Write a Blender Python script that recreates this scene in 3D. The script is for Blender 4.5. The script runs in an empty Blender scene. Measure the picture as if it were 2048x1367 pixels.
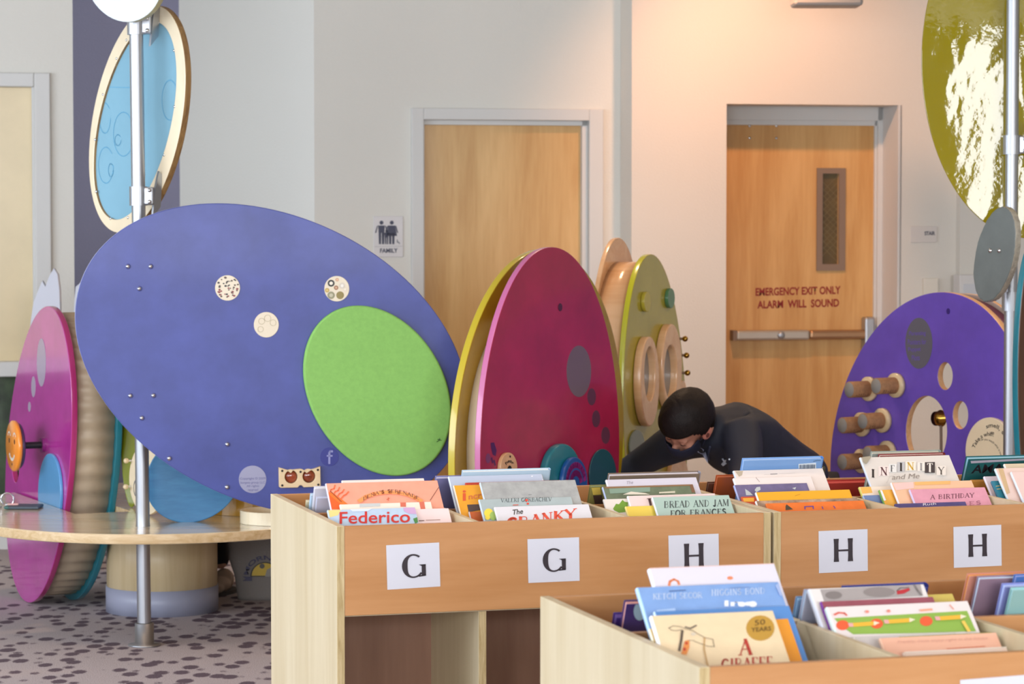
import bpy, bmesh, math, random
from mathutils import Vector, Matrix, Euler
R = math.radians
S = bpy.context.scene
COL = S.collection
random.seed(7)

# ------------------------------------------------------------------ camera, light, exposure
CAM_H, F, PITCH = 1.62, 5470.0, math.atan((683.5 - 436.0) / 5470.0)
cd = bpy.data.cameras.new('camera')
cd.sensor_width = 36.0
cd.lens = F / 2048.0 * 36.0
cd.dof.use_dof = True
cd.dof.focus_distance = 7.6
cd.dof.aperture_fstop = 9.0
cam = bpy.data.objects.new('camera', cd)
cam.location = (0, 0, CAM_H)
cam.rotation_euler = (math.pi / 2 - PITCH, 0, 0)
COL.objects.link(cam)
S.camera = cam
S.view_settings.view_transform = 'Standard'
S.view_settings.look = 'None'
S.view_settings.gamma = 1.0
S.view_settings.exposure = -0.17
W = bpy.data.worlds.new('world')
S.world = W
W.use_nodes = True
W.node_tree.nodes['Background'].inputs[0].default_value = (0.80, 0.88, 1.0, 1)
W.node_tree.nodes['Background'].inputs[1].default_value = 0.5


def area(name, loc, aim, sx, sy, power, color):
    l = bpy.data.lights.new(name, 'AREA')
    l.shape = 'RECTANGLE'; l.size = sx; l.size_y = sy; l.energy = power; l.color = color
    o = bpy.data.objects.new(name, l)
    o.location = loc
    o.rotation_euler = (Vector(aim) - Vector(loc)).to_track_quat('-Z', 'Y').to_euler()
    COL.objects.link(o)
    return o


def spot(name, loc, aim, power, color, ang=70, blend=0.6, rad=0.05):
    l = bpy.data.lights.new(name, 'SPOT')
    l.energy = power; l.color = color; l.spot_size = R(ang); l.spot_blend = blend; l.shadow_soft_size = rad
    o = bpy.data.objects.new(name, l)
    o.location = loc
    o.rotation_euler = (Vector(aim) - Vector(loc)).to_track_quat('-Z', 'Y').to_euler()
    COL.objects.link(o)
    return o


COOL, WARM = (0.80, 0.89, 1.0), (1.0, 0.66, 0.40)
area('daylight_left', (-6.8, 7.2, 1.9), (0, 11.0, 1.0), 11.0, 2.2, 600, COOL)
area('daylight_rear', (3.35, -4.6, 2.2), (2.0, 10, 1.0), 4.9, 2.2, 760, (0.95, 0.97, 1.0))
area('daylight_rear', (0.16, -4.6, 2.2), (0.16, 10, 1.6), 0.52, 2.2, 70, (0.95, 0.97, 1.0))  # narrow strip added for the bright band reflected in the yellow oval
area('recess_fill', (-3.7, 14.0, 1.9), (-1.3, 14.25, 1.4), 1.0, 2.2, 26, COOL)  # unseen fill added to brighten the diagonal wall
area('daylight_rear', (-3.0, -4.6, 2.2), (-2.2, 10, 1.0), 3.8, 2.2, 520, (0.92, 0.96, 1.0))
spot('downlight_exit', (1.10, 13.25, 3.28), (1.45, 14.6, 1.9), 150, (1.0, 0.50, 0.26), 95, 0.9, 0.06)
for i, (lx, ly) in enumerate(((-1.5, 8.2), (0.6, 8.0), (2.2, 8.4), (0.2, 11.9), (2.6, 11.4), (0.9, 5.6), (-1.9, 5.5))):
    spot('downlight', (lx, ly, 3.3), (lx, ly, 0), 120 if ly > 11 else (62 if ly > 7 else 38), WARM, 130, 0.8, 0.08)

# ------------------------------------------------------------------ pixels to places
FWD = Vector((0, math.cos(PITCH), -math.sin(PITCH)))
UP = Vector((0, math.sin(PITCH), math.cos(PITCH)))
CAMP = Vector((0, 0, CAM_H))


def ray(px, py):
    return FWD + Vector((1, 0, 0)) * ((px - 1024) / F) + UP * ((683.5 - py) / F)


def atY(px, py, Y):
    r = ray(px, py); return CAMP + r * (Y / r.y)


def atZ(px, py, z):
    r = ray(px, py); return CAMP + r * ((z - CAM_H) / r.z)


class Frame:
    """a vertical (or leaning) plane with u along, v up, n towards the viewer"""
    def __init__(s, O, u, v):
        s.O = Vector(O); s.u = Vector(u).normalized(); s.v = Vector(v).normalized(); s.n = s.u.cross(s.v)
        s.M = Matrix((s.u, s.v, s.n)).transposed().to_4x4(); s.M.translation = s.O

    def uv(s, px, py):
        r = ray(px, py)
        t = (s.O - CAMP).dot(s.n) / r.dot(s.n)
        p = CAMP + r * t - s.O
        return (p.dot(s.u), p.dot(s.v))

    def pts(s, L):
        return [s.uv(*q) for q in L]

    def ell(s, cx, cy, a, b=None, ang=0, n=96):
        b = a if b is None else b; c, d = math.cos(R(ang)), math.sin(R(ang))
        out = []
        for i in range(n):
            t = 2 * math.pi * i / n
            x, y = a * math.cos(t), b * math.sin(t)
            out.append(s.uv(cx + x * c - y * d, cy + x * d + y * c))
        return out


def frame(px, py, Y, yaw, base=None):
    O = atY(px, py, Y)
    if base is not None: O.z = base
    y = R(yaw)
    return Frame(O, (math.cos(y), math.sin(y), 0), (0, 0, 1))


# ------------------------------------------------------------------ materials
def lin(c):
    if isinstance(c, str):
        c = c.lstrip('#'); c = [int(c[i:i + 2], 16) / 255 for i in (0, 2, 4)]
    return tuple(x / 12.92 if x <= 0.04045 else ((x + 0.055) / 1.055) ** 2.4 for x in c[:3]) + (1,)


MATS = {}


def mat(name, color, rough=0.5, metal=0.0, coat=0.0, vary=0.0, vscale=6.0, bump=0.0, bscale=200.0, spec=0.5, stretch=(1, 1, 1), color2=None, trans=0.0):
    if name in MATS: return MATS[name]
    m = bpy.data.materials.new(name); m.use_nodes = True
    N, L = m.node_tree.nodes, m.node_tree.links
    b = N['Principled BSDF']
    c = lin(color)
    b.inputs['Base Color'].default_value = c
    b.inputs['Roughness'].default_value = rough
    b.inputs['Metallic'].default_value = metal
    b.inputs['Coat Weight'].default_value = coat
    b.inputs['Coat Roughness'].default_value = 0.08
    b.inputs['Specular IOR Level'].default_value = spec
    b.inputs['Transmission Weight'].default_value = trans
    if vary or bump or color2:
        tc = N.new('ShaderNodeTexCoord'); mp = N.new('ShaderNodeMapping'); mp.inputs['Scale'].default_value = stretch
        L.new(tc.outputs['Object'], mp.inputs[0])
    if vary or color2:
        nz = N.new('ShaderNodeTexNoise'); nz.inputs['Scale'].default_value = vscale; nz.inputs['Detail'].default_value = 6
        nz.inputs['Roughness'].default_value = 0.6
        L.new(mp.outputs[0], nz.inputs['Vector'])
        cr = N.new('ShaderNodeValToRGB')
        c2 = lin(color2) if color2 else tuple(x * (1 - vary) for x in c[:3]) + (1,)
        c1 = c if color2 else tuple(min(1, x * (1 + vary)) for x in c[:3]) + (1,)
        cr.color_ramp.elements[0].position = 0.32; cr.color_ramp.elements[1].position = 0.68
        cr.color_ramp.elements[0].color = c2; cr.color_ramp.elements[1].color = c1
        L.new(nz.outputs['Fac'], cr.inputs[0]); L.new(cr.outputs[0], b.inputs['Base Color'])
    if bump:
        n2 = N.new('ShaderNodeTexNoise'); n2.inputs['Scale'].default_value = bscale
        L.new(mp.outputs[0], n2.inputs['Vector'])
        bp = N.new('ShaderNodeBump'); bp.inputs['Strength'].default_value = bump; bp.inputs['Distance'].default_value = 0.01
        L.new(n2.outputs['Fac'], bp.inputs['Height']); L.new(bp.outputs[0], b.inputs['Normal'])
    MATS[name] = m
    return m


def wood(name, c1, c2, axis='x', rough=0.35, scale=1.0, coat=0.15):
    """long grain running along one object axis"""
    if name in MATS: return MATS[name]
    m = bpy.data.materials.new(name); m.use_nodes = True
    N, L = m.node_tree.nodes, m.node_tree.links
    b = N['Principled BSDF']; b.inputs['Roughness'].default_value = rough; b.inputs['Coat Weight'].default_value = coat
    b.inputs['Coat Roughness'].default_value = 0.2
    tc = N.new('ShaderNodeTexCoord'); mp = N.new('ShaderNodeMapping')
    k = {'x': (1.2, 14, 14), 'y': (14, 1.2, 14), 'z': (14, 14, 1.2)}[axis]
    mp.inputs['Scale'].default_value = tuple(v * scale for v in k)
    L.new(tc.outputs['Object'], mp.inputs[0])
    n1 = N.new('ShaderNodeTexNoise'); n1.inputs['Scale'].default_value = 1.0; n1.inputs['Detail'].default_value = 5
    n1.inputs['Distortion'].default_value = 1.2
    n2 = N.new('ShaderNodeTexNoise'); n2.inputs['Scale'].default_value = 9.0; n2.inputs['Detail'].default_value = 3
    L.new(mp.outputs[0], n1.inputs['Vector']); L.new(mp.outputs[0], n2.inputs['Vector'])
    mx = N.new('ShaderNodeMath'); mx.operation = 'MULTIPLY_ADD'; mx.inputs[1].default_value = 0.25
    L.new(n2.outputs['Fac'], mx.inputs[0]); L.new(n1.outputs['Fac'], mx.inputs[2])
    cr = N.new('ShaderNodeValToRGB')
    cr.color_ramp.elements[0].position = 0.42; cr.color_ramp.elements[1].position = 0.82
    cr.color_ramp.elements[0].color = lin(c2); cr.color_ramp.elements[1].color = lin(c1)
    L.new(mx.outputs[0], cr.inputs[0]); L.new(cr.outputs[0], b.inputs['Base Color'])
    MATS[name] = m
    return m


def flat(c, rough=0.4, coat=0.0):
    return mat('paint_%s_%d_%d' % (c.lstrip('#'), rough * 100, coat * 100), c, rough, coat=coat)


def stain(name, c, v=0.13, s=5.0, rough=0.3, coat=0.35):
    return mat(name, c, rough, coat=coat, vary=v, vscale=s)


M_WALL = mat('wall_paint', '#dedcd4', 0.85, bump=0.15, bscale=90)
M_WALLW = mat('wall_paint_warm', '#dcd7cd', 0.85, bump=0.15, bscale=90)
M_NAVY = mat('wall_paint_slate', '#8c8ba4', 0.85, bump=0.15, bscale=90)
M_TRIM = mat('trim_paint', '#d2d2cf', 0.45)
M_DOOR = wood('door_maple', '#dab274', '#c39554', 'y', 0.4, 0.55)
M_DOOR2 = wood('door_maple_exit', '#daac6c', '#c4904e', 'y', 0.4, 0.55)
M_FRONT = wood('bin_front_maple', '#c79260', '#b17a45', 'x', 0.38, 0.6)
M_SIDE = wood('bin_side_birch', '#d4c6a6', '#c5b48f', 'z', 0.5, 0.6)
M_EDGE = wood('bin_ply_edge', '#cdb98d', '#a8905e', 'z', 0.5, 6.0)
M_INNER = wood('bin_inner_laminate', '#9c7660', '#86604c', 'z', 0.5, 0.6)
M_TABLE = wood('tabletop_birch', '#e0d0b0', '#cdb993', 'x', 0.16, 0.5, 0.5)
M_BIRCH = wood('birch_ply', '#e8d3ad', '#d8bf94', 'x', 0.4, 0.8)
M_PEACH = wood('peach_ply', '#e3b98e', '#d3a273', 'z', 0.22, 0.7, 0.5)
M_CREAM = stain('cream_ply', '#f0e0c0', 0.05)
M_STEEL = mat('brushed_aluminium', '#b4b7bc', 0.42, 1.0)
M_CHROME = mat('chrome', '#d8d8d8', 0.15, 1.0)
M_DARK = flat('#15131a', 0.5)
M_BLUE = stain('blue_stain', '#414c94', 0.16, 5.0, 0.45, 0.06)
M_PURPLE = stain('purple_stain', '#6a50bd', 0.12, 4.0, 0.3, 0.25)
M_PINK = stain('crimson_stain', '#a01f48', 0.15, 5.0, 0.3, 0.25)
M_MAG = stain('magenta_stain', '#b8389a', 0.12, 5.0, 0.2, 0.6)
M_YEL = stain('mustard_stain', '#a58a12', 0.12, 5.0, 0.25, 0.5)
M_LIME = stain('lime_stain', '#a59a34', 0.10, 5.0, 0.25, 0.5)
M_TEAL = stain('teal_stain', '#1d7888', 0.1, 5.0, 0.3, 0.4)
M_GREEN = stain('green_felt', '#84bb60', 0.06, 60.0, 0.75, 0.0)
M_GREYSTK = flat('#77727c', 0.5)
M_PAPER = flat('#cfd0da', 0.7)
M_INK = flat('#2a2028', 0.4)
M_PAGES = mat('page_block', '#e9e4da', 0.8, vary=0.06, vscale=300)

# ------------------------------------------------------------------ object helpers


WM = {}


def place(o, parent, mw):
    pw = WM[parent.name] if parent is not None else Matrix.Identity(4)
    mw = pw if mw is None else mw
    if parent is not None: o.parent = parent
    o.matrix_basis = pw.inverted() @ mw
    WM[o.name] = mw.copy()


def link(name, me, m, parent=None, mw=None):
    o = bpy.data.objects.new(name, me)
    if m is not None and not me.materials:
        for q in (m if isinstance(m, (list, tuple)) else [m]): me.materials.append(q)
    COL.objects.link(o)
    place(o, parent, mw)
    return o


def thing(name, label, cat, M=None, group=None):
    o = bpy.data.objects.new(name, None)
    o.empty_display_size = 0.1
    COL.objects.link(o)
    place(o, None, M if isinstance(M, Matrix) else Matrix.Translation(M))
    o['label'] = label; o['category'] = cat
    if group: o['group'] = group
    return o


def tag(o, label, cat, group=None):
    o['label'] = label; o['category'] = cat
    if group: o['group'] = group
    return o


def struct(o):
    o['kind'] = 'structure'; return o


class MB:
    """gathers shapes into one mesh"""
    def __init__(s): s.bm = bmesh.new(); s.mats = []; s.X = Matrix.Identity(4)

    def mi(s, m):
        if m not in s.mats: s.mats.append(m)
        return s.mats.index(m)

    def _fin(s, vs, m, X=None, smooth=False):
        T = s.X @ X if X is not None else s.X
        for v in vs: v.co = T @ v.co
        i = s.mi(m)
        for f in {f for v in vs for f in v.link_faces}:
            f.material_index = i; f.smooth = smooth

    def box(s, x0, x1, y0, y1, z0, z1, m, X=None, bev=0.0):
        r = bmesh.ops.create_cube(s.bm, size=1)['verts']
        for v in r:
            v.co = Vector((x0 if v.co.x < 0 else x1, y0 if v.co.y < 0 else y1, z0 if v.co.z < 0 else z1))
        if bev:
            es = list({e for v in r for e in v.link_edges})
            g = bmesh.ops.bevel(s.bm, geom=es, offset=bev, segments=2, affect='EDGES', profile=0.5)
            r = list(set(g['verts']) | {v for v in r if v.is_valid})
        s._fin(r, m, X); return s

    def prism(s, poly, z0, z1, m, X=None, mside=None, smooth=False):
        n = len(poly)
        a = [s.bm.verts.new((p[0], p[1], z0)) for p in poly]
        b = [s.bm.verts.new((p[0], p[1], z1)) for p in poly]
        f1 = s.bm.faces.new(a[::-1]); f2 = s.bm.faces.new(b)
        sd = [s.bm.faces.new((a[i], a[(i + 1) % n], b[(i + 1) % n], b[i])) for i in range(n)]
        s._fin(a + b, m, X)
        if mside is not None:
            k = s.mi(mside)
            for f in sd: f.material_index = k
        if smooth:
            for f in sd: f.smooth = True
        return s

    def poly(s, pts, m, X=None):
        vs = [s.bm.verts.new(p if len(p) == 3 else (p[0], p[1], 0)) for p in pts]
        try:
            s.bm.faces.new(vs)
        except ValueError:
            return s
        s._fin(vs, m, X); return s

    def lathe(s, prof, m, X=None, n=32, a0=0, a1=360, smooth=True):
        """prof: (r, z) pairs about local z"""
        full = abs(a1 - a0) >= 360
        k = n if full else n + 1
        rings = []
        for r, z in prof:
            rings.append([s.bm.verts.new((r * math.cos(R(a0 + (a1 - a0) * i / n)), r * math.sin(R(a0 + (a1 - a0) * i / n)), z)) for i in range(k)])
        for A, B in zip(rings, rings[1:]):
            for i in range(n):
                j = (i + 1) % k
                s.bm.faces.new((A[i], A[j], B[j], B[i]))
        s._fin([v for q in rings for v in q], m, X, smooth)
        return s

    def cyl(s, p, q, r, m, n=20, r2=None):
        p, q = Vector(p), Vector(q)
        h = (q - p).length
        X = Matrix.Translation(p) @ (q - p).to_track_quat('Z', 'Y').to_matrix().to_4x4()
        r2 = r if r2 is None else r2
        return s.lathe([(0.0001, 0), (r, 0), (r2, h), (0.0001, h)], m, X, n, smooth=False)

    def sph(s, c, r, m, X=None, seg=14, sc=(1, 1, 1)):
        v = bmesh.ops.create_uvsphere(s.bm, u_segments=seg, v_segments=max(6, seg // 2), radius=r)['verts']
        for q in v: q.co = Vector((q.co.x * sc[0], q.co.y * sc[1], q.co.z * sc[2])) + Vector(c)
        s._fin(v, m, X, True); return s

    def mesh(s, me, m, X=None):
        n0 = len(s.bm.verts); s.bm.verts.ensure_lookup_table()
        f0 = len(s.bm.faces)
        s.bm.from_mesh(me)
        s.bm.verts.ensure_lookup_table(); s.bm.faces.ensure_lookup_table()
        T = s.X @ X if X is not None else s.X
        for v in s.bm.verts[n0:]: v.co = T @ v.co
        i = s.mi(m)
        for f in s.bm.faces[f0:]: f.material_index = i
        return s

    def line(s, pts, w, m, z=0.0, X=None):
        """flat stroke along 2-D points"""
        P = [Vector(p) for p in pts]
        for a, b in zip(P, P[1:]):
            d = b - a
            if d.length < 1e-9: continue
            n = Vector((-d.y, d.x)).normalized() * w / 2; e = d.normalized() * w * 0.3
            s.poly([(*(a - n - e), z), (*(b - n + e), z), (*(b + n + e), z), (*(a + n - e), z)], m, X)
        return s

    def build(s, name, parent=None, mw=None, smooth_angle=None):
        me = bpy.data.meshes.new(name)
        bmesh.ops.recalc_face_normals(s.bm, faces=s.bm.faces)
        s.bm.to_mesh(me); s.bm.free()
        for m in s.mats: me.materials.append(m)
        return link(name, me, None, parent, mw)


def evalmesh(o):
    bpy.context.view_layer.update()
    dg = bpy.context.evaluated_depsgraph_get()
    me = bpy.data.meshes.new_from_object(o.evaluated_get(dg))
    d = o.data
    bpy.data.objects.remove(o)
    return me


def text_mesh(txt, bold=0.0, shear=0.0, ext=0.0):
    cu = bpy.data.curves.new('t', 'FONT')
    cu.body = txt; cu.size = 1; cu.offset = bold; cu.shear = shear; cu.extrude = ext; cu.resolution_u = 3
    o = bpy.data.objects.new('t', cu); COL.objects.link(o)
    me = evalmesh(o); bpy.data.curves.remove(cu)
    me.materials.clear()
    return me


def fit_text(mb, txt, x0, y0, w, h, m, z=0.0, bold=0.0, shear=0.0, X=None):
    """text scaled to fill a local box"""
    me = text_mesh(txt, bold, shear)
    if not me.vertices: return
    xs = [v.co.x for v in me.vertices]; ys = [v.co.y for v in me.vertices]
    a, b = min(xs), min(ys); sx = w / max(1e-6, max(xs) - a); sy = h / max(1e-6, max(ys) - b)
    for v in me.vertices: v.co = Vector((x0 + (v.co.x - a) * sx, y0 + (v.co.y - b) * sy, z))
    mb.mesh(me, m, X); bpy.data.meshes.remove(me)


def A_(cx, cy, rx, ry, a0, a1, n=10):
    return [(cx + rx * math.cos(R(a0 + (a1 - a0) * i / n)), cy + ry * math.sin(R(a0 + (a1 - a0) * i / n))) for i in range(n + 1)]


# roman capitals as strokes: (points, thick?) and serif spots
GL = {
 'A': ([([(0.05, 0), (.5, 1)], 0), ([(.5, 1), (.95, 0)], 1), ([(.22, .36), (.78, .36)], 0)], [(.05, 0), (.95, 0)]),
 'B': ([([(.2, 0), (.2, 1)], 1), ([(.2, 1), (.5, 1)] + A_(.5, .77, .3, .23, 90, -90) + [(.2, .54)], 0), ([(.5, .54)] + A_(.5, .27, .38, .27, 90, -90) + [(.2, 0)], 0)], [(.2, 0), (.2, 1)]),
 'C': ([(A_(.55, .5, .45, .5, 45, 315, 16), 1)], []),
 'D': ([([(.18, 0), (.18, 1)], 1), ([(.18, 1), (.4, 1)] + A_(.4, .5, .5, .5, 90, -90, 14) + [(.18, 0)], 0)], [(.18, 0), (.18, 1)]),
 'E': ([([(.2, 0), (.2, 1)], 1), ([(.2, 1), (.85, 1), (.85, .84)], 0), ([(.2, .52), (.65, .52)], 0), ([(.2, 0), (.88, 0), (.88, .18)], 0)], [(.2, 0), (.2, 1)]),
 'F': ([([(.2, 0), (.2, 1)], 1), ([(.2, 1), (.88, 1), (.88, .82)], 0), ([(.2, .52), (.65, .52)], 0)], [(.2, 0), (.2, 1)]),
 'G': ([(A_(.52, .5, .45, .5, 45, 320, 16), 1), ([(.88, .45), (.88, .1)], 1)], [(.88, .45)]),
 'H': ([([(.15, 0), (.15, 1)], 1), ([(.85, 0), (.85, 1)], 1), ([(.15, .5), (.85, .5)], 0)], [(.15, 0), (.15, 1), (.85, 0), (.85, 1)]),
 'I': ([([(.5, 0), (.5, 1)], 1)], [(.5, 0), (.5, 1)]),
 'J': ([([(.6, 1), (.6, .2)] + A_(.38, .2, .22, .22, 0, -160), 1)], [(.6, 1)]),
 'K': ([([(.18, 0), (.18, 1)], 1), ([(.18, .4), (.85, 1)], 0), ([(.4, .58), (.92, 0)], 1)], [(.18, 0), (.18, 1), (.85, 1), (.92, 0)]),
 'L': ([([(.2, 0), (.2, 1)], 1), ([(.2, 0), (.88, 0), (.88, .2)], 0)], [(.2, 0), (.2, 1)]),
 'M': ([([(.1, 0), (.15, 1)], 0), ([(.15, 1), (.5, .1)], 1), ([(.5, .1), (.85, 1)], 0), ([(.85, 1), (.9, 0)], 1)], [(.1, 0), (.9, 0), (.13, 1), (.87, 1)]),
 'N': ([([(.14, 0), (.14, 1)], 0), ([(.14, 1), (.86, 0)], 1), ([(.86, 0), (.86, 1)], 0)], [(.14, 0), (.14, 1), (.86, 1)]),
 'O': ([(A_(.5, .5, .45, .5, 0, 360, 20), 1)], []),
 'P': ([([(.2, 0), (.2, 1)], 1), ([(.2, 1), (.5, 1)] + A_(.5, .74, .34, .26, 90, -90) + [(.2, .48)], 0)], [(.2, 0), (.2, 1)]),
 'R': ([([(.18, 0), (.18, 1)], 1), ([(.18, 1), (.48, 1)] + A_(.48, .75, .32, .25, 90, -90) + [(.18, .5)], 0), ([(.48, .5), (.92, 0)], 1)], [(.18, 0), (.18, 1), (.92, 0)]),
 'S': ([(A_(.5, .75, .32, .25, 30, 270, 10) + A_(.5, .25, .36, .25, 90, -150, 10), 1)], []),
 'T': ([([(.5, 0), (.5, 1)], 1), ([(.08, .84), (.08, 1), (.92, 1), (.92, .84)], 0)], [(.5, 0)]),
 'U': ([([(.15, 1), (.15, .3)] + A_(.5, .3, .35, .3, 180, 360) + [(.85, 1)], 1)], [(.15, 1), (.85, 1)]),
 'V': ([([(.05, 1), (.5, 0)], 1), ([(.5, 0), (.95, 1)], 0)], [(.05, 1), (.95, 1)]),
 'W': ([([(0, 1), (.28, 0)], 1), ([(.28, 0), (.5, .9)], 0), ([(.5, .9), (.74, 0)], 1), ([(.74, 0), (1, 1)], 0)], [(0, 1), (1, 1)]),
 'X': ([([(.1, 1), (.9, 0)], 1), ([(.1, 0), (.9, 1)], 0)], [(.1, 0), (.9, 1)]),
 'Y': ([([(.05, 1), (.5, .48)], 1), ([(.95, 1), (.5, .48)], 0), ([(.5, .48), (.5, 0)], 1)], [(.05, 1), (.95, 1), (.5, 0)]),
 'Z': ([([(.1, .85), (.1, 1), (.9, 1), (.1, 0), (.9, 0), (.9, .15)], 1)], []),
 "'": ([([(.5, 1), (.5, .75)], 1)], []),
}


def serif(mb, txt, fn, m, z, thick=0.17, thin=0.075, gap=0.16, ser=True):
    """serif capitals laid over a unit strip; fn maps (0..1, 0..1) to local 2-D"""
    wd = {'I': 0.5, ' ': 0.55, "'": 0.35, 'J': .75, 'M': 1.25, 'W': 1.3, 'L': .85, 'E': .85, 'F': .85, 'S': .8, 'T': .9}
    tot = sum(wd.get(c, 1.0) + gap for c in txt) - gap
    x = 0.0
    asp = None
    o, ex, ey = Vector(fn(0, 0)), Vector(fn(1, 0)), Vector(fn(0, 1))
    hgt = (ey - o).length; cw = (ex - o).length / tot
    unit = min(hgt, cw * 1.2)
    for c in txt:
        w = wd.get(c, 1.0)
        if c in GL:
            st, sf = GL[c]
            g = lambda p: fn((x + p[0] * w) / tot, p[1])
            for P, t in st: mb.line([g(p) for p in P], unit * (thick if t else thin), m, z)
            if ser:
                for p in sf: mb.line([g((p[0] - .15 / w, p[1])), g((p[0] + .15 / w, p[1]))], unit * thin, m, z)
        x += w + gap


def panel(name, fr_outline, t, z0, mface, parent=None, mrim=None, holes=(), bev=0.003, mw=None, res=2):
    """board cut to an outline (with holes) in local uv; front face at local z=z0, body behind it"""
    cu = bpy.data.curves.new('p', 'CURVE'); cu.dimensions = '2D'; cu.fill_mode = 'BOTH'
    cu.extrude = max(1e-4, t / 2 - bev); cu.bevel_depth = bev; cu.offset = -bev; cu.bevel_resolution = res
    for P in [fr_outline] + list(holes):
        sp = cu.splines.new('POLY'); sp.points.add(len(P) - 1); sp.use_cyclic_u = True
        for q, p in zip(sp.points, P): q.co = (p[0], p[1], 0, 1)
    o = bpy.data.objects.new('p', cu); COL.objects.link(o)
    me = evalmesh(o); bpy.data.curves.remove(cu)
    me.name = name; me.materials.clear(); me.materials.append(mface)
    if mrim is not None: me.materials.append(mrim)
    for v in me.vertices: v.co.z += z0 - t / 2
    for f in me.polygons:
        if mrim is not None and abs(f.normal.z) < 0.5: f.material_index = 1
        f.use_smooth = abs(f.normal.z) < 0.98
    return link(name, me, None, parent, mw)


def scaled(P, k, dx=0, dy=0):
    cx = sum(p[0] for p in P) / len(P); cy = sum(p[1] for p in P) / len(P)
    return [(cx + (p[0] - cx) * k + dx, cy + (p[1] - cy) * k + dy) for p in P]


def bolts(fr, L, r, m, parent, name='bolt', z=0.0):
    for px, py in L:
        u, v = fr.uv(px, py)
        b = MB(); b.lathe([(r * 1.25, 0), (r * 1.25, r * .2), (r, r * .35), (r * .85, r * .8), (r * .45, r * 1.1), (0.0001, r * 1.2)], m, Matrix.Translation((u, v, z)), 14)
        b.build(name, parent)


# ------------------------------------------------------------------ room shell
WY = R(11.0)
WU, WN = Vector((math.cos(WY), math.sin(WY), 0)), Vector((-math.sin(WY), math.cos(WY), 0))   # along, into the wall
W0 = atY(1600, 436, 14.7)
EXIT = Frame((W0.x, W0.y, 0), WU, (0, 0, 1))                     # plane of the exit wall
FAM = Frame(EXIT.O + WN * 0.26, WU, (0, 0, 1))                  # plane of the wall with the family door
HGT = 3.42


def eu(fr, px): return fr.uv(px, 436)[0]


def wallbox(name, fr, u0, u1, v0, v1, thick, m, mb=None):
    b = mb or MB(); b.box(u0, u1, v0, v1, -thick, 0, m)
    return b if mb else struct(b.build(name, None, fr.M))


# carpet
def carpet():
    m = bpy.data.materials.new('carpet'); m.use_nodes = True
    N, L = m.node_tree.nodes, m.node_tree.links
    b = N['Principled BSDF']; b.inputs['Roughness'].default_value = 0.95; b.inputs['Specular IOR Level'].default_value = 0.1
    tc = N.new('ShaderNodeTexCoord')
    mp = N.new('ShaderNodeMapping'); mp.inputs['Scale'].default_value = (14.0, 9.0, 1); mp.inputs['Rotation'].default_value = (0, 0, 0.25)
    L.new(tc.outputs['Object'], mp.inputs[0])
    wn = N.new('ShaderNodeTexNoise'); wn.inputs['Scale'].default_value = 110; wn.inputs['Detail'].default_value = 2
    L.new(tc.outputs['Object'], wn.inputs['Vector'])
    vo = N.new('ShaderNodeTexVoronoi'); vo.inputs['Randomness'].default_value = 0.62; vo.inputs['Scale'].default_value = 1.0
    L.new(mp.outputs[0], vo.inputs['Vector'])
    add = N.new('ShaderNodeMath'); add.operation = 'MULTIPLY_ADD'; add.inputs[1].default_value = 0.30
    L.new(wn.outputs['Fac'], add.inputs[0]); L.new(vo.outputs['Distance'], add.inputs[2])
    big = N.new('ShaderNodeTexNoise'); big.inputs['Scale'].default_value = 1.1; big.inputs['Detail'].default_value = 1
    L.new(tc.outputs['Object'], big.inputs['Vector'])
    m2 = N.new('ShaderNodeMath'); m2.operation = 'MULTIPLY_ADD'; m2.inputs[1].default_value = -0.34
    L.new(big.outputs['Fac'], m2.inputs[0]); L.new(add.outputs[0], m2.inputs[2])
    cr = N.new('ShaderNodeValToRGB')
    cr.color_ramp.elements[0].position = 0.35; cr.color_ramp.elements[1].position = 0.44
    cr.color_ramp.elements[0].color = lin('#6b5e68'); cr.color_ramp.elements[1].color = lin('#bcb2b4')
    L.new(m2.outputs[0], cr.inputs[0])
    fine = N.new('ShaderNodeTexNoise'); fine.inputs['Scale'].default_value = 220; fine.inputs['Detail'].default_value = 2
    L.new(tc.outputs['Object'], fine.inputs['Vector'])
    fr = N.new('ShaderNodeMapRange'); fr.inputs[1].default_value = 0.3; fr.inputs[2].default_value = 0.7; fr.inputs[3].default_value = 0.78; fr.inputs[4].default_value = 1.15
    L.new(fine.outputs['Fac'], fr.inputs[0])
    mx = N.new('ShaderNodeMixRGB'); mx.blend_type = 'MULTIPLY'; mx.inputs[0].default_value = 1
    L.new(cr.outputs[0], mx.inputs[1]); L.new(fr.outputs[0], mx.inputs[2]); L.new(mx.outputs[0], b.inputs['Base Color'])
    bp = N.new('ShaderNodeBump'); bp.inputs['Strength'].default_value = 0.5; bp.inputs['Distance'].default_value = 0.006
    L.new(fine.outputs['Fac'], bp.inputs['Height']); L.new(bp.outputs[0], b.inputs['Normal'])
    return m


struct(MB().box(-7.2, 7.5, -5.2, 20.0, -0.1, 0.0, carpet()).build('floor'))
struct(MB().box(-7.2, 7.5, -5.2, 20.0, HGT, HGT + 0.1, mat('ceiling_paint', '#d9d6d0', 0.9)).build('ceiling'))
# walls of the photograph
uE0, uE1 = eu(EXIT, 1263), eu(EXIT, 1912)
uD0, uD1 = eu(EXIT, 1452.5), eu(EXIT, 1799.5)
zD = EXIT.uv(1600, 208.7)[1]
REC = 0.26
b = MB()
b.box(uE0, uD0, 0, HGT, -0.40, 0, M_WALLW); b.box(uD1, uE1 + 3.2, 0, HGT, -0.40, 0, M_WALLW); b.box(uD0, uD1, zD, HGT, -0.40, 0, M_WALLW)
struct(b.build('wall_exit', None, EXIT.M))
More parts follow.
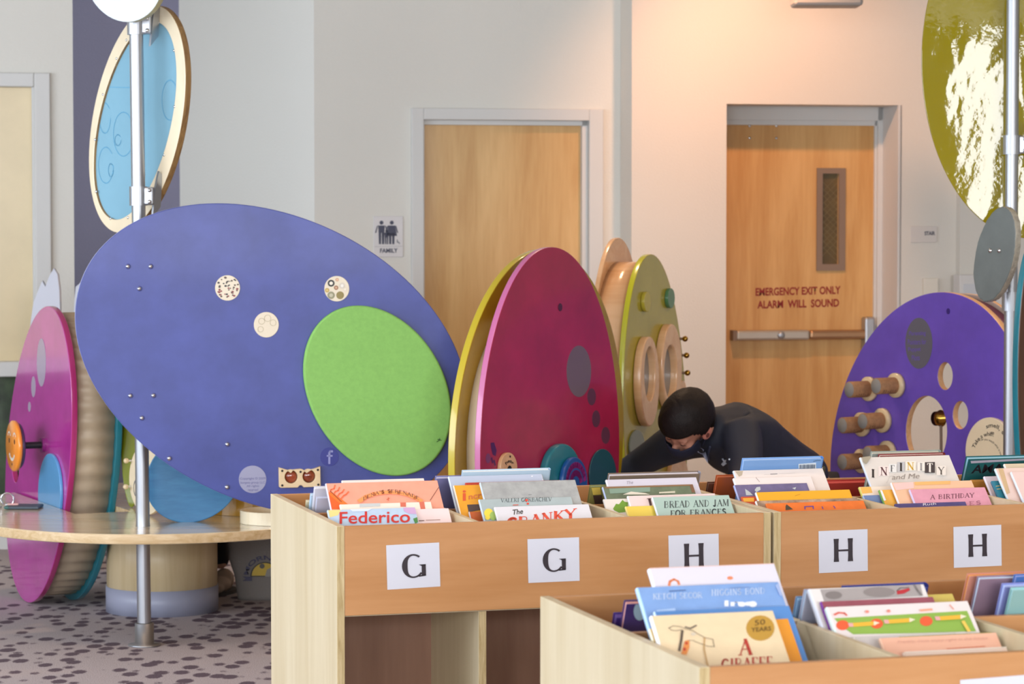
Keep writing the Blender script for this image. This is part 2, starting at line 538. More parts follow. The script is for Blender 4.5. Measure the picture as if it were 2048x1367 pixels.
# the pilaster to the right of the stair sign
b = MB(); b.box(uE1, uE1 + 2.4, 0, HGT, 0, 0.06, M_WALLW); struct(b.build('wall_pilaster', None, EXIT.M))
# wall of the family door
uF0, uF1 = eu(FAM, 629), eu(FAM, 1262) + 0.06
fd0, fd1 = eu(FAM, 846), eu(FAM, 1176)
zF = FAM.uv(1010, 240.5)[1]
b = MB()
b.box(uF0, fd0, 0, HGT, -0.2, 0, M_WALL); b.box(fd1, uF1 + 0.1, 0, HGT, -0.2, 0, M_WALL); b.box(fd0, fd1, zF, HGT, -0.2, 0, M_WALL)
struct(b.build('wall_family', None, FAM.M))
# diagonal wall between the corner and the slate wall
c0 = FAM.M @ Vector((uF0, 0, 0)); c1 = atY(360, 436, c0.y + 0.8); c1.z = 0
d = (c1 - c0); n = Vector((-d.y, d.x, 0)).normalized()
DIAG = Frame(c0, -d, (0, 0, 1))
struct(MB().box(-d.length - 0.1, 0, 0, HGT, -0.2, 0, M_WALL).build('wall_diagonal', None, DIAG.M))
# slate wall
s1 = atY(110, 436, c1.y - 0.25); s1.z = 0
SL = Frame(c1, c1 - s1, (0, 0, 1))
struct(MB().box(-(c1 - s1).length - 1.0, 0.05, 0, HGT, -0.2, 0, M_NAVY).build('wall_slate', None, SL.M))
# glazed wall at the far left
LW0 = atY(148, 436, 13.45)
LW = Frame((LW0.x, LW0.y, 0), WU, (0, 0, 1))
uG = LW.uv(102, 436)[0]; uGi = LW.uv(70, 436)[0]
zG = LW.uv(80, 146)[1]; zGi = LW.uv(50, 174)[1]
zs1, zs0 = LW.uv(20, 722)[1], LW.uv(20, 752)[1]
zb = LW.uv(10, 1070)[1]
b = MB(); b.box(uG, 0, 0, HGT, -0.35, 0, M_WALL); b.box(uG - 3.5, uG, zG, HGT, -0.2, 0, M_WALL)
struct(b.build('wall_left', None, LW.M))
wn1 = thing('window_1', 'x', 'window', LW.M); del wn1['label']; del wn1['category']; struct(wn1)
b = MB(); b.box(uGi, uG, 0, zG, -0.10, 0.03, M_TRIM, bev=0.006); b.box(uG - 2.4, uGi, zGi, zG, -0.10, 0.03, M_TRIM, bev=0.006)
b.box(uGi - 0.012, uGi + 0.02, zs1, zGi + 0.012, -0.10, 0.0, M_TRIM); b.build('window_frame', wn1)
MB().box(uG - 2.4, uGi, zs0, zs1, -0.10, 0.05, M_TRIM, bev=0.006).build('window_sill', wn1)
MB().box(uG - 2.4, uGi, zs1, zGi, -0.07, -0.05, mat('frosted_glass_pane', '#dcc9a0', 0.3, vary=0.06, vscale=3)).build('frosted_pane', wn1)  # pale yellow colour stands in for room light behind the pane
MB().box(uG - 2.4, uGi, zb, zs0, -0.07, -0.05, mat('dark_glass', '#2b3330', 0.12, color2='#56684e', vscale=3.5)).build('dark_pane', wn1)  # green mottling paints the reflections in the dark glass
struct(MB().box(uG - 2.4, uG, 0, zb, -0.08, 0.035, M_TRIM).build('baseboard_left', None, LW.M))
# walls behind and beside the camera with their windows
struct(MB().box(-7.2, -7.0, -5.2, 13.2, 0, 0.75, M_WALL).box(-7.2, -7.0, -5.2, 13.2, 3.05, HGT, M_WALL).box(-7.2, -7.0, 9.2, 13.2, 0.75, 3.05, M_WALL).build('wall_windows'))
struct(MB().box(7.3, 7.5, -5.2, 17, 0, HGT, M_WALL).build('wall_right'))
struct(MB().box(-7.2, 7.5, -5.2, -5.0, 0, 0.9, M_WALL).box(-7.2, 7.5, -5.2, -5.0, 3.3, HGT, M_WALL).box(-1.08, -0.10, -5.2, -4.4, 0.9, 3.3, M_NAVY).box(0.42, 0.90, -5.2, -4.4, 0.9, 3.3, M_NAVY).build('wall_rear'))  # slate columns added to darken bands of the yellow oval's reflection
b = MB()
for xx in (1.4, 2.8, 4.2, 5.65, -2.3, -3.6, -4.9): b.box(xx - 0.05, xx + 0.05, -4.5, -4.42, 0.9, 3.3, M_DARK)
b.box(-4.9, -1.1, -4.5, -4.42, 1.75, 1.83, M_DARK).box(0.9, 5.65, -4.5, -4.42, 1.75, 1.83, M_DARK); struct(b.build('window_2'))

# ------------------------------------------------------------------ doors
dr = thing('door_1', 'x', 'door', FAM.M); del dr['label']; del dr['category']; struct(dr)
zt = FAM.uv(1010, 217.5)[1]
ul, ur = eu(FAM, 822), eu(FAM, 1204)
b = MB()
b.box(ul, fd0, 0, zt, -0.02, 0.035, M_TRIM, bev=0.004); b.box(fd1, ur, 0, zt, -0.02, 0.035, M_TRIM, bev=0.004); b.box(fd0, fd1, zF, zt, -0.02, 0.035, M_TRIM, bev=0.004)
b.box(fd0, fd1, zF - 0.025, zF, -0.10, -0.012, M_TRIM); b.box(fd1 - 0.03, fd1, 0, zF, -0.10, -0.012, M_TRIM); b.box(fd0 - 0.01, fd0 + 0.008, 0, zF, -0.10, 0, M_TRIM)
b.build('door_frame', dr)
MB().box(fd0 + 0.004, fd1 - 0.022, 0.01, zF - 0.02, -0.10, -0.055, M_DOOR).build('door_leaf', dr)
struct_door2 = thing('door_2', 'x', 'door', EXIT.M); del struct_door2['label']; del struct_door2['category']; struct(struct_door2)
d2 = struct_door2
RF = Frame(EXIT.O + WN * REC, WU, (0, 0, 1))          # plane of the recessed frame
def ru(px, py=436): return RF.uv(px, py)
zl = ru(1600, 250)[1]; uL1 = ru(1751)[0]; zh = ru(1600, 240)[1]
b = MB()
b.box(uD0, uD1, zh, zD + 0.03, -REC - 0.06, -REC, M_TRIM); b.box(uL1 + 0.012, uD1 + 0.01, 0, zD, -REC - 0.06, -REC + 0.0, M_TRIM)
b.box(uD0, uD1, zl, zh, -REC - 0.06, -REC - 0.02, M_TRIM); b.box(uL1, uL1 + 0.02, 0, zh, -REC - 0.06, -REC - 0.02, M_TRIM)
b.box(uD1 - 0.012, uD1 + 0.01, 0, zD, -REC, -0.0, M_TRIM)
b.build('door_frame', d2)
DF = Frame(EXIT.O + WN * (REC + 0.04), WU, (0, 0, 1))  # face of the exit door
DM = EXIT.M.inverted() @ DF.M
w0, wz0 = DF.uv(1632, 541); w1, wz1 = DF.uv(1690, 336)
i0, iz0 = DF.uv(1643.5, 528); i1, iz1 = DF.uv(1677.5, 347)
dz = -REC - 0.04
b = MB()
uLeft = uD0 - 0.05
b.box(uLeft, i0, 0.01, zl, dz - 0.045, dz, M_DOOR2); b.box(i1, uL1, 0.01, zl, dz - 0.045, dz, M_DOOR2)
b.box(i0, i1, 0.01, iz0, dz - 0.045, dz, M_DOOR2); b.box(i0, i1, iz1, zl, dz - 0.045, dz, M_DOOR2)
leaf = b.build('door_leaf', d2)
b = MB(); M_BRZ = flat('#86705e', 0.5)
b.box(w0, i0, wz0, wz1, dz, dz + 0.012, M_BRZ); b.box(i1, w1, wz0, wz1, dz, dz + 0.012, M_BRZ); b.box(i0, i1, wz0, iz0, dz, dz + 0.012, M_BRZ); b.box(i0, i1, iz1, wz1, dz, dz + 0.012, M_BRZ)
vp = b.build('vision_panel', d2)
b = MB(); M_WG = mat('wired_glass', '#5c4a22', 0.15, vary=0.25, vscale=9); M_WIRE = flat('#77683c', 0.4)
b.box(i0, i1, iz0, iz1, dz - 0.03, dz - 0.02, M_WG)
nn = 14
for k in range(-8, nn * 2):
    y0 = iz0 + (iz1 - iz0) * k / nn
    for sg in (1, -1):
        a_, b_ = (i0, y0), (i1, y0 + sg * (i1 - i0))
        if min(a_[1], b_[1]) > iz0 and max(a_[1], b_[1]) < iz1: b.line([a_, b_], 0.0022, M_WIRE, dz - 0.0195)
b.build('wired_pane', vp)
# red warning lettering
b = MB(); M_RED = flat('#8f1812', 0.5)
def fnpx(fr, x0, y0, x1, y1, h, off=None):
    """unit strip to frame uv along a baseline given in photo pixels"""
    def f(a, c): return fr.uv(x0 + (x1 - x0) * a, y0 + (y1 - y0) * a - h * c)
    return f
def warp_text(mb, fr, txt, x0, y0, x1, y1, h, m, z, bold=0.0, shear=0.0, X=None):
    me = text_mesh(txt, bold, shear)
    xs = [v.co.x for v in me.vertices]; ys = [v.co.y for v in me.vertices]
    if not xs: return
    a, w, c, hh = min(xs), max(xs) - min(xs), min(ys), max(ys) - min(ys)
    for v in me.vertices:
        s, t = (v.co.x - a) / max(w, 1e-6), (v.co.y - c) / max(hh, 1e-6)
        p = fr.uv(x0 + (x1 - x0) * s, y0 + (y1 - y0) * s - h * t); v.co = Vector((p[0], p[1], z))
    mb.mesh(me, m, X); bpy.data.meshes.remove(me)
warp_text(b, DF, 'EMERGENCY EXIT ONLY', 1511, 591.5, 1681, 587.5, 16, M_RED, 0.002, 0.028)
warp_text(b, DF, 'ALARM  WILL  SOUND', 1514.5, 617, 1678, 613, 16, M_RED, 0.002, 0.028)
b.build('warning_lettering', d2, EXIT.M @ DM)
# push bar
pb = MB(); M_BAR = mat('bar_bronze', '#b08a68', 0.3, 0.7); M_BARL = mat('bar_satin', '#bdb3a6', 0.35, 0.6)
ub0, zb0 = DF.uv(1463, 680); ub1, zb1 = DF.uv(1727, 657); um = DF.uv(1612, 668)[0]
zc = DF.uv(1590, 668.5)[1]; hb = 0.027
pb.box(ub0 + 0.01, um, zc - hb, zc + hb, 0.02, 0.075, M_BARL, bev=0.012); pb.box(um, ub1, zc - hb * .95, zc + hb * .95, 0.02, 0.072, M_BAR, bev=0.016)
pb.box(ub0 - 0.01, ub0 + 0.012, zc - hb, zc + hb, 0.0, 0.07, M_BRZ)
bar = pb.build('push_bar', d2, EXIT.M @ DM)
MB().lathe([(0.020, 0), (0.020, 0.008), (0.012, 0.012), (0.0001, 0.012)], M_STEEL, Matrix.Translation((DF.uv(1554, 668)[0], zc, 0.075)), 20).build('lock_cylinder', bar, EXIT.M @ DM)
uh = DF.uv(1732, 640)[0]
MB().box(uh - 0.03, uh + 0.03, zc - 0.10, zc + 0.095, 0.0, 0.075, M_STEEL, bev=0.012).build('latch_case', bar, EXIT.M @ DM)
for px, py in ((1499, 252), (1552.5, 252), (1499, 276), (1552.5, 276)):
    u, v = DF.uv(px, py)
    MB().sph((u, v, 0.002), 0.008, M_CHROME, sc=(1, 1, .6)).build('bolt', d2, EXIT.M @ DM)


# ------------------------------------------------------------------ signs on the walls
def plaque(fr, x0, y0, x1, y1, t, m, nm, label, cat, z0=0.0):
    u0, v0 = fr.uv(x0, y1); u1, v1 = fr.uv(x1, y0)
    th = thing(nm, label, cat, fr.M @ Matrix.Translation(((u0 + u1) / 2, (v0 + v1) / 2, z0)))
    b = MB(); b.box(-(u1 - u0) / 2, (u1 - u0) / 2, -(v1 - v0) / 2, (v1 - v0) / 2, 0, t, m, bev=min(0.003, t / 3)); b.build('plate', th)
    return th
sg = plaque(FAM, 747, 432, 806, 514, 0.008, flat('#d5d2d2', 0.4), 'restroom_sign', 'white FAMILY restroom sign with two adults and a child in dark silhouette', 'sign')
b = MB(); M_SIGN = flat('#3c3f55', 0.5)
def person_icon(cx, top, bot, skirt=False):
    h = bot - top; k = FAM.uv
    r = h * 0.085
    b.poly([(*p, 0.009) for p in FAM.ell(cx, top + r, r, n=20)], M_SIGN)
    sh = top + r * 2.4; hip = top + h * .52; w = h * .145
    if skirt:
        P = [(cx - w, sh), (cx + w, sh), (cx + w * 1.55, hip + h * .13), (cx - w * 1.55, hip + h * .13)]
    else:
        P = [(cx - w, sh), (cx + w, sh), (cx + w * .85, hip), (cx - w * .85, hip)]
    b.poly([(*k(*p), 0.009) for p in P[::-1]], M_SIGN)
    for s in (-1, 1):
        b.poly([(*k(*p), 0.009) for p in [(cx + s * w * .08, hip), (cx + s * w * .85, hip), (cx + s * w * .75, bot), (cx + s * w * .15, bot)][::(1 if s < 0 else -1)]], M_SIGN)
        b.poly([(*k(*p), 0.009) for p in [(cx + s * w * 1.0, sh), (cx + s * w * 1.35, sh + h * .03), (cx + s * w * 1.9, hip), (cx + s * w * 1.55, hip)][::(1 if s < 0 else -1)]], M_SIGN)
person_icon(762.5, 441, 488); person_icon(783, 441, 488, True); person_icon(772.5, 459, 488)
b.line([FAM.uv(*p) for p in [(794, 479), (794, 484), (797, 484), (798.5, 487)]], 0.004, M_SIGN, 0.009)
b.line([FAM.uv(*p) for p in [(748.5, 493), (804.5, 492)]], 0.003, flat('#b9b6b8'), 0.009)
warp_text(b, FAM, 'FAMILY', 759.5, 505.5, 795, 505, 9, M_SIGN, 0.009, 0.03)
b.build('pictogram', sg, FAM.M)
sg = plaque(EXIT, 1820, 452, 1873.5, 484.5, 0.008, flat('#d6cfc8', 0.4), 'stair_sign', 'small white STAIR sign on the wall right of the exit door', 'sign')
b = MB(); warp_text(b, EXIT, 'STAIR', 1848, 470.5, 1869, 470, 8, M_SIGN, 0.009, 0.03); b.build('lettering', sg, EXIT.M)
sw = plaque(EXIT, 1844, 556, 1873, 606, 0.03, flat('#e4dccd', 0.4), 'wall_switch_box', 'ivory switch box on the wall below the STAIR sign', 'wall box')
cb = plaque(EXIT, 1898, 548, 1990, 640, 0.10, flat('#d9d7d4', 0.4), 'wall_cabinet', 'white wall cabinet half behind the grey disc on the pole', 'wall cabinet', 0.061)
u0, v0 = EXIT.uv(1905, 640); u1, v1 = EXIT.uv(1944, 566)
MB().box(u0, u1, v0, v1, 0.161, 0.167, flat('#cdd0d4', 0.4), bev=0.002).build('door_panel', cb, EXIT.M)
# grey box at the top edge, hung from the ceiling in front of the exit wall
p = atY(1653, 4, 13.6)
th = thing('ceiling_box', 'grey box hanging from the ceiling above the exit door, cut by the top edge', 'ceiling box', Matrix.Translation((p.x, p.y, p.z)))
MB().box(-0.17, 0.17, -0.10, 0.10, -0.025, 0.20, flat('#aaa39c', 0.5), bev=0.015).build('housing', th)
MB().cyl((0, 0, 0.19), (0, 0, HGT - p.z), 0.015, M_STEEL).build('hanger_rod', th)

# ------------------------------------------------------------------ book bins
ZT = 0.90
ZF = 0.76          # floor of the browsing troughs


class Bin:
    def __init__(s, a0, a1, bl, fl, name, label, sign_label=None):
        A, B = atZ(*a0, ZT), atZ(*a1, ZT)
        u = (B - A); u.z = 0; u.normalize()
        if name == 'F':                      # nearest bin: squared to its left side
            w = atZ(*bl, ZT) - atZ(*fl, ZT); w.z = 0; w.normalize(); u = Vector((w.y, -w.x, 0)); A = atZ(*fl, ZT)
        w = Vector((-u.y, u.x, 0))
        O = atZ(*fl, ZT)
        O = A + u * (O - A).dot(u)
        s.O = Vector((O.x, O.y, 0)); s.u, s.w = u, w
        # depth from the ray to the back left corner
        q = atZ(*bl, ZT) - O
        s.depth = q.dot(w)
        s.M = Matrix((u, w, Vector((0, 0, 1)))).transposed().to_4x4(); s.M.translation = s.O
        s.front = Frame(s.O, u, (0, 0, 1))
        s.t = 0.019

    def comp(s, u):
        return min(s.cells, key=lambda c: 0 if c[0] <= u <= c[1] else min(abs(u - c[0]), abs(u - c[1])))

    def fr(s, d):
        return Frame(s.O + s.w * d, s.u, (0, 0, 1))


def make_bin(B, width, divs, label, mid, signs, width_px=None):
    th = thing('book_browser_bin', label, 'book bin', B.M, 'wooden book browser bins')
    D, t = B.depth, B.t
    B.width = width; B.mid = mid
    E_ = [t] + [x for d_ in divs for x in (d_, d_ + 0.014)] + [width - t]
    B.cells = [(E_[i], E_[i + 1]) for i in range(0, len(E_), 2)]
    for x in (0, width - t):
        b = MB(); b.box(x, x + t, 0, D, 0.0, ZT, M_SIDE, bev=0.0015)
        b.box(x + 0.0008, x + t - 0.0008, -0.0012, 0.002, 0.0, ZT - 0.001, M_EDGE)
        b.build('side_panel', th)
    MB().box(t, width - t, 0.0, 0.016, ZT - 0.212, ZT - 0.001, M_FRONT, bev=0.0015).build('front_panel', th)
    MB().box(t, width - t, D - 0.016, D, ZT - 0.212, ZT - 0.001, M_FRONT, bev=0.0015).build('back_panel', th)
    MB().box(t, width - t, mid, mid + 0.016, ZF, ZT - 0.012, M_FRONT, bev=0.0015).build('middle_panel', th)
    MB().box(t, width - t, 0.016, D - 0.016, ZF - 0.016, ZF, M_SIDE).box(t, width - t, 0.016, D - 0.016, 0.684, 0.70, M_SIDE).build('trough_floor', th)
    for x in divs:
        MB().box(x, x + 0.014, 0.016, mid, ZF, ZT - 0.004, M_SIDE, bev=0.001).box(x, x + 0.014, mid + 0.016, D - 0.016, ZF, ZT - 0.004, M_SIDE, bev=0.001).build('divider', th)
    # open shelf below
    MB().box(t, width - t, 0.46, 0.478, 0.10, 0.684, M_INNER).build('shelf_back', th)
    MB().box(t, width - t, 0.02, D - 0.02, 0.08, 0.10, M_SIDE).build('bottom_shelf', th)
    MB().box(t, width - t, 0.05, D - 0.05, 0.0, 0.08, M_INNER).build('plinth', th)
    x = divs[0] + 0.004
    b = MB(); b.box(x, x + t, 0.012, 0.46, 0.10, 0.684, M_SIDE); b.box(x + .0008, x + t - .0008, 0.0105, 0.0125, 0.10, 0.684, M_EDGE); b.build('shelf_divider', th)
    fr = B.front
    for ch, q in signs:
        b = MB()
        P = [fr.uv(*p) for p in q]
        b.poly([(p[0], -0.0012, p[1]) for p in (P[3], P[2], P[1], P[0])], M_PAPER)
        letter(b, fr, ch, q)
        b.build('letter_sign', th, B.M)
    return th


def letter(b, fr, ch, q):
    """dark roman letter in the middle of a paper sign with the four corners q"""
    def f(a, c):
        x = (q[0][0] * (1 - a) + q[1][0] * a) * (1 - c) + (q[3][0] * (1 - a) + q[2][0] * a) * c
        y = (q[0][1] * (1 - a) + q[1][1] * a) * (1 - c) + (q[3][1] * (1 - a) + q[2][1] * a) * c
        u, v = fr.uv(x, y); return (u, -0.0022, v)
    m = M_INK
    if ch == ' ': return
    if ch == 'H':
        x0, x1, y0, y1 = 0.31, 0.69, 0.20, 0.75
        s = 0.092
        for xa in (x0, x1 - s):
            L = [(xa - .008, y0), (xa + s + .008, y0), (xa + s, y0 + .12), (xa + s, y1 - .12), (xa + s + .008, y1), (xa - .008, y1), (xa, y1 - .12), (xa, y0 + .12)]
            b.poly([f(*p) for p in L], m)
        yc = (y0 + y1) / 2 - .015
        b.poly([f(*p) for p in [(x0 + s, yc), (x1 - s, yc), (x1 - s, yc + .045), (x0 + s, yc + .045)]], m)
    else:
        cx, cy, rx, ry = 0.50, 0.50, 0.215, 0.272
        out, inn = [], []
        for i in range(31):
            a = R(52 + (322 - 52) * i / 30)
            out.append((cx + rx * math.cos(a), cy - ry * math.sin(a)))
            k = 0.045 + 0.062 * max(0, -math.cos(a)) ** 1.2 + 0.03 * max(0, (math.sin(a) - .6))
            inn.append((cx + (rx - k) * math.cos(a), cy - (ry - .036 - .25 * (k - .045)) * math.sin(a)))
        for i in range(30):
            b.poly([f(*p) for p in (out[i], out[i + 1], inn[i + 1], inn[i])], m)
        b.poly([f(*p) for p in [(0.655, .475), (.735, .472), (.735, .735), (.655, .745)]], m)
        b.poly([f(*p) for p in [(0.60, .475), (.735, .472), (.735, .505), (.66, .515)]], m)
        b.poly([f(*p) for p in [(0.60, .752), (.735, .735), (.735, .70), (.60, .72)]], m)


GB = Bin((688, 1051.3), (2048, 1007.3), (543, 986.8), (673, 1051.7), 'G', '')
def bu(B, px, py): 
    p = atZ(px, py, ZT) - B.O; return p.dot(B.u)
gw = bu(GB, 1541.5, 1023.5)
HB = Bin((688, 1051.3), (2048, 1007.3), (543, 986.8), (1547, 1023.3), 'H', '')
HB.depth = GB.depth
MIDG = 0.395
make_bin(GB, gw, [bu(GB, 955, 1042), bu(GB, 1258, 1032)], 'wooden book bin marked G, G and H, left one of the back row', MIDG,
         [('G', [(772, 1089.7), (878, 1084), (880.5, 1171.8), (774.5, 1178.5)]), ('G', [(1054.5, 1077.6), (1157.8, 1073.5), (1159, 1160.5), (1056.5, 1165)]), ('H', [(1336.4, 1070.3), (1436.8, 1066.4), (1438, 1153), (1338, 1158)])])
make_bin(HB, gw, [bu(HB, 1804, 1015.5), bu(HB, 2062, 1007)], 'wooden book bin marked H and H, right one of the back row', MIDG,
         [('H', [(1636.7, 1061.4), (1734.6, 1057.3), (1735.3, 1140.6), (1637.5, 1145.4)]), ('H', [(1906.3, 1053), (2002, 1048.6), (2003, 1130.4), (1907.4, 1134.8)])])
FB = Bin((1414.6, 1337.5), (2048, 1297.5), (1080.3, 1191.4), (1398, 1333.5), 'F', '')
MIDF = FB.depth * 0.52
make_bin(FB, 1.07, [bu(FB, 1803, 1313), bu(FB, 2150, 1297)], 'wooden book bin nearest the camera with a sign at its lower right', MIDF,
         [(' ', [(1919.7, 1358.8), (2048 + 60, 1344), (2048 + 62, 1445), (1921, 1462)])])
BINS = {'G': GB, 'H': HB, 'F': FB}
GRP = {'G': 'picture books in the left bin of the back row', 'H': 'picture books in the right bin of the back row', 'F': 'picture books in the nearest bin'}


class Cover:
    """maps photo pixels onto a book's front"""
    def __init__(s, fr, w, L): s.fr, s.w, s.L = fr, w, L
    def p(s, px, py):
        u, v = s.fr.uv(px, py)
        return (min(max(u, 0.0004), s.w - 0.0004), min(max(v, 0.001), s.L - 0.0004))


SPW = '#dfe6f2'


BOOKS = []
LEAN = (46, 24)
TOPS = {}


def book(*a, **k):
    BOOKS.append((a, k))


def make_book(bn, d, xl, yl, xr, color, label, art=(), t=0.009, lean=None, row=0, spine=None, rough=0.22, vary=0.0, name='picture_book', c2=None, pages='#e9e4da', L=None):
    B = BINS[bn]
    k = B.depth / GB.depth
    lean = LEAN[row]
    if True:
        v = B.w * (math.sin(R(lean)) * (1 if row == 0 else -1)) + Vector((0, 0, math.cos(R(lean))))
        fr = Frame(B.O + B.w * d + Vector((0, 0, ZT)), B.u, v)      # leaning plane through (d, rim height)
    u0, v0_ = fr.uv(xl, yl); u1, _ = fr.uv(xr, yl - (xr - xl) * 0.03)
    lo, hi = B.comp(u0 + 0.06)
    u0 = max(u0, lo + 0.008); u1 = min(u1, hi - 0.008)
    z0 = ZT + v0_ * math.cos(R(lean))
    w = u1 - u0
    sn, cs = math.sin(R(lean)), math.cos(R(lean))
    sgn = 1 if row == 0 else -1
    v = B.w * (sn * sgn) + Vector((0, 0, cs))
    zb = ZF + (t * sn if row == 0 else 0.0) + 0.001
    Lh = (z0 - zb) / cs
    top = fr.O + fr.u * u0 + fr.v * v0_
    org = top - v * Lh
    f = Frame(org, B.u, v)              # n faces the viewer
    th = thing(name, label, 'book', f.M, GRP[bn])
    key = 'cover_%s_%d_%s' % (color.lstrip('#'), vary * 100, (c2 or '').lstrip('#'))
    m = mat(key, color, rough, coat=0.35, vary=vary, vscale=30, color2=c2)
    ms = flat(spine, 0.25, 0.3) if spine else m
    b = MB()
    e = 0.0022
    b.box(0, w, 0, Lh, -e, 0, m, bev=0.0008); b.box(0, w, 0, Lh, -t, -t + e, m, bev=0.0008)
    sx = 0 if row == 0 else w
    # rounded spine
    P = []
    for i in range(9):
        a = R(90 + 180 * i / 8); P.append((math.cos(a) * t * .28, -t / 2 + math.sin(a) * t / 2))
    if row == 0: P = [(x, z) for x, z in P]
    else: P = [(w - x, z) for x, z in P][::-1]
    n = len(P)
    va = [b.bm.verts.new((x, 0, z)) for x, z in P]; vb = [b.bm.verts.new((x, Lh, z)) for x, z in P]
    for i in range(n - 1): b.bm.faces.new((va[i], va[i + 1], vb[i + 1], vb[i]))
    b._fin(va + vb, ms)
    C = Cover(f, w, Lh)
    for op in art:
        k_ = op[0]; z = 0.0005 + 0.00025 * art.index(op)
        if k_ == 'p':
            b.poly([(*C.p(*q), z) for q in op[1]], flat(op[2]))
        elif k_ == 'e':
            cx, cy, rx, ry, c = op[1:]
            b.poly([(*C.p(cx + rx * math.cos(2 * math.pi * i / 20), cy + ry * math.sin(2 * math.pi * i / 20)), z) for i in range(20)], flat(c))
        elif k_ == 'l':
            q = op[1]; s0 = (Vector(f.uv(q[0][0] + 1, q[0][1])) - Vector(f.uv(*q[0]))).length
            b.line([C.p(*a) for a in q], op[2] * s0, flat(op[3]), z)
        elif k_ == 't':
            _, txt, x0, y0, x1, y1, h, c = op[:8]
            me_bold = op[8] if len(op) > 8 else 0.0
            sh = op[9] if len(op) > 9 else 0.0
            warp_text(b, C_fr(C), txt, x0, y0, x1, y1, h, flat(c), z, me_bold, sh)
        elif k_ == 's':
            _, txt, x0, y0, x1, y1, h, c = op[:8]
            arc = op[8] if len(op) > 8 else 0.0
            tk = op[9] if len(op) > 9 else 0.17
            g = lambda a, cc, x0=x0, y0=y0, x1=x1, y1=y1, h=h, arc=arc: C.p(x0 + (x1 - x0) * a, y0 + (y1 - y0) * a - arc * (1 - (2 * a - 1) ** 2) - h * cc)
            serif(b, txt, g, flat(c), z, tk)
    b.build('cover', th)
    ins = 0.003
    MB().box(0.002 if row == 0 else ins, w - ins if row == 0 else w - 0.002, ins, Lh - ins, -t + e, -e, flat(pages, 0.8)).build('pages', th)
    return th


class C_fr:
    def __init__(s, C): s.C = C
    def uv(s, px, py): return s.C.p(px, py)


# ---- left bin, first compartment (front row, front to back)
book('G', .275, 647, 1019.5, 830, '#b9cfe6', 'light blue picture book titled Federico in red letters', [
    ('p', [(649, 1020), (682, 1019), (676, 1030), (660, 1034), (651, 1028)], '#f0d58a'), ('p', [(806, 1014.5), (829, 1013.5), (834, 1028), (818, 1027), (808, 1022)], '#c9a5cf'),
    ('p', [(826, 1037), (838, 1034), (836, 1044), (830, 1047)], '#4f8b4d'), ('p', [(700, 1018.5), (745, 1017), (735, 1022), (705, 1023)], '#d5e2ef'),
    ('t', 'Federico', 679, 1048, 820, 1045, 24, '#c8352f', 0.012)], vary=0.05)
book('G', .297, 700, 1021.5, 897, '#f0dcdc', 'pale pink picture book half hidden behind the Federico book', [('l', [(838, 1041), (848, 1040.6)], 2, '#6b4a42'), ('l', [(852, 1040), (880, 1039)], 1.5, '#a07a70')])
book('G', .317, 681, 1008, 861.5, '#efe4d6', 'cream picture book with two red ribbons behind the Federico book', [
    ('p', [(800, 1003.8), (811.5, 1003.4), (812, 1013), (801, 1013)], '#d3705a'), ('p', [(838, 1002.8), (848, 1002.5), (851, 1020), (842, 1021)], '#d3705a'), ('p', [(719, 1006.6), (760, 1005.2), (760, 1012), (719, 1014)], '#c2c8c9')])
_rays = [('l', [(660 + 7 * i, 985 + 4.5 * i), (662 + 8.5 * i, 979 + 4 * i), (668 + 8 * i, 977 + 4 * i), (670 + 9 * i, 970 + 4.5 * i)], 3.0, '#e8714a') for i in range(4)]
book('G', .340, 652.5, 966, 881, '#f0a58c', "salmon picture book with a sun at its corner, titled Lena's Serenade along an orange arc", [
    ('p', [(654, 984), (666, 985), (682, 997), (696, 1008), (690, 1018), (659, 1018)], '#ee7a33'), ('p', [(656, 988), (672, 1000), (690, 1016), (659, 1018)], '#e8622a')] + _rays + [
    ('l', [(660, 982), (683, 1004)], 1.4, '#8a4a35'), ('l', [(882, 974), (860, 1001)], 1.2, '#7c5648'),
    ('l', [(719, 1002.5), (732, 994), (748, 988.4), (765, 985.6), (780, 984.8), (797, 986), (815, 990), (830, 996), (842, 1002)], 9, '#ef9a5c'),
    ('s', "LENA'S SERENADE", 726, 1001.5, 838, 1001, 6, '#7c5146', 15.5, .2), ('l', [(773, 1000), (779, 997)], 1.4, '#c9603f'), ('l', [(776, 996), (776.5, 1002)], 1.4, '#c9603f')], vary=0.04, spine='#d5d2ee')
book('G', .372, 685, 960, 847.5, '#e4ddd6', 'cream book edge standing just behind the salmon serenade book')
# back row of that compartment
book('G', .47, 630, 977, 806, '#d6d4de', 'white-grey book leaning at the far left of the left bin', row=1, t=.014, spine='#d6d4de', pages='#e6ecf4')
book('G', .437, 634, 996, 800, '#c9cbe0', 'lilac-white book in front of the white-grey book at the far left', row=1, t=.010, pages='#dbe9f6')
book('G', .50, 622, 990, 790, '#bcd4ea', 'light blue book against the left side of the left bin', row=1, t=.012, pages='#cfe3f3')
book('G', .535, 613, 1003, 770, '#cfc6a8', 'small book with a patterned cover, leftmost in the left bin', row=1, t=.011, vary=.25, pages='#e8e8e4')

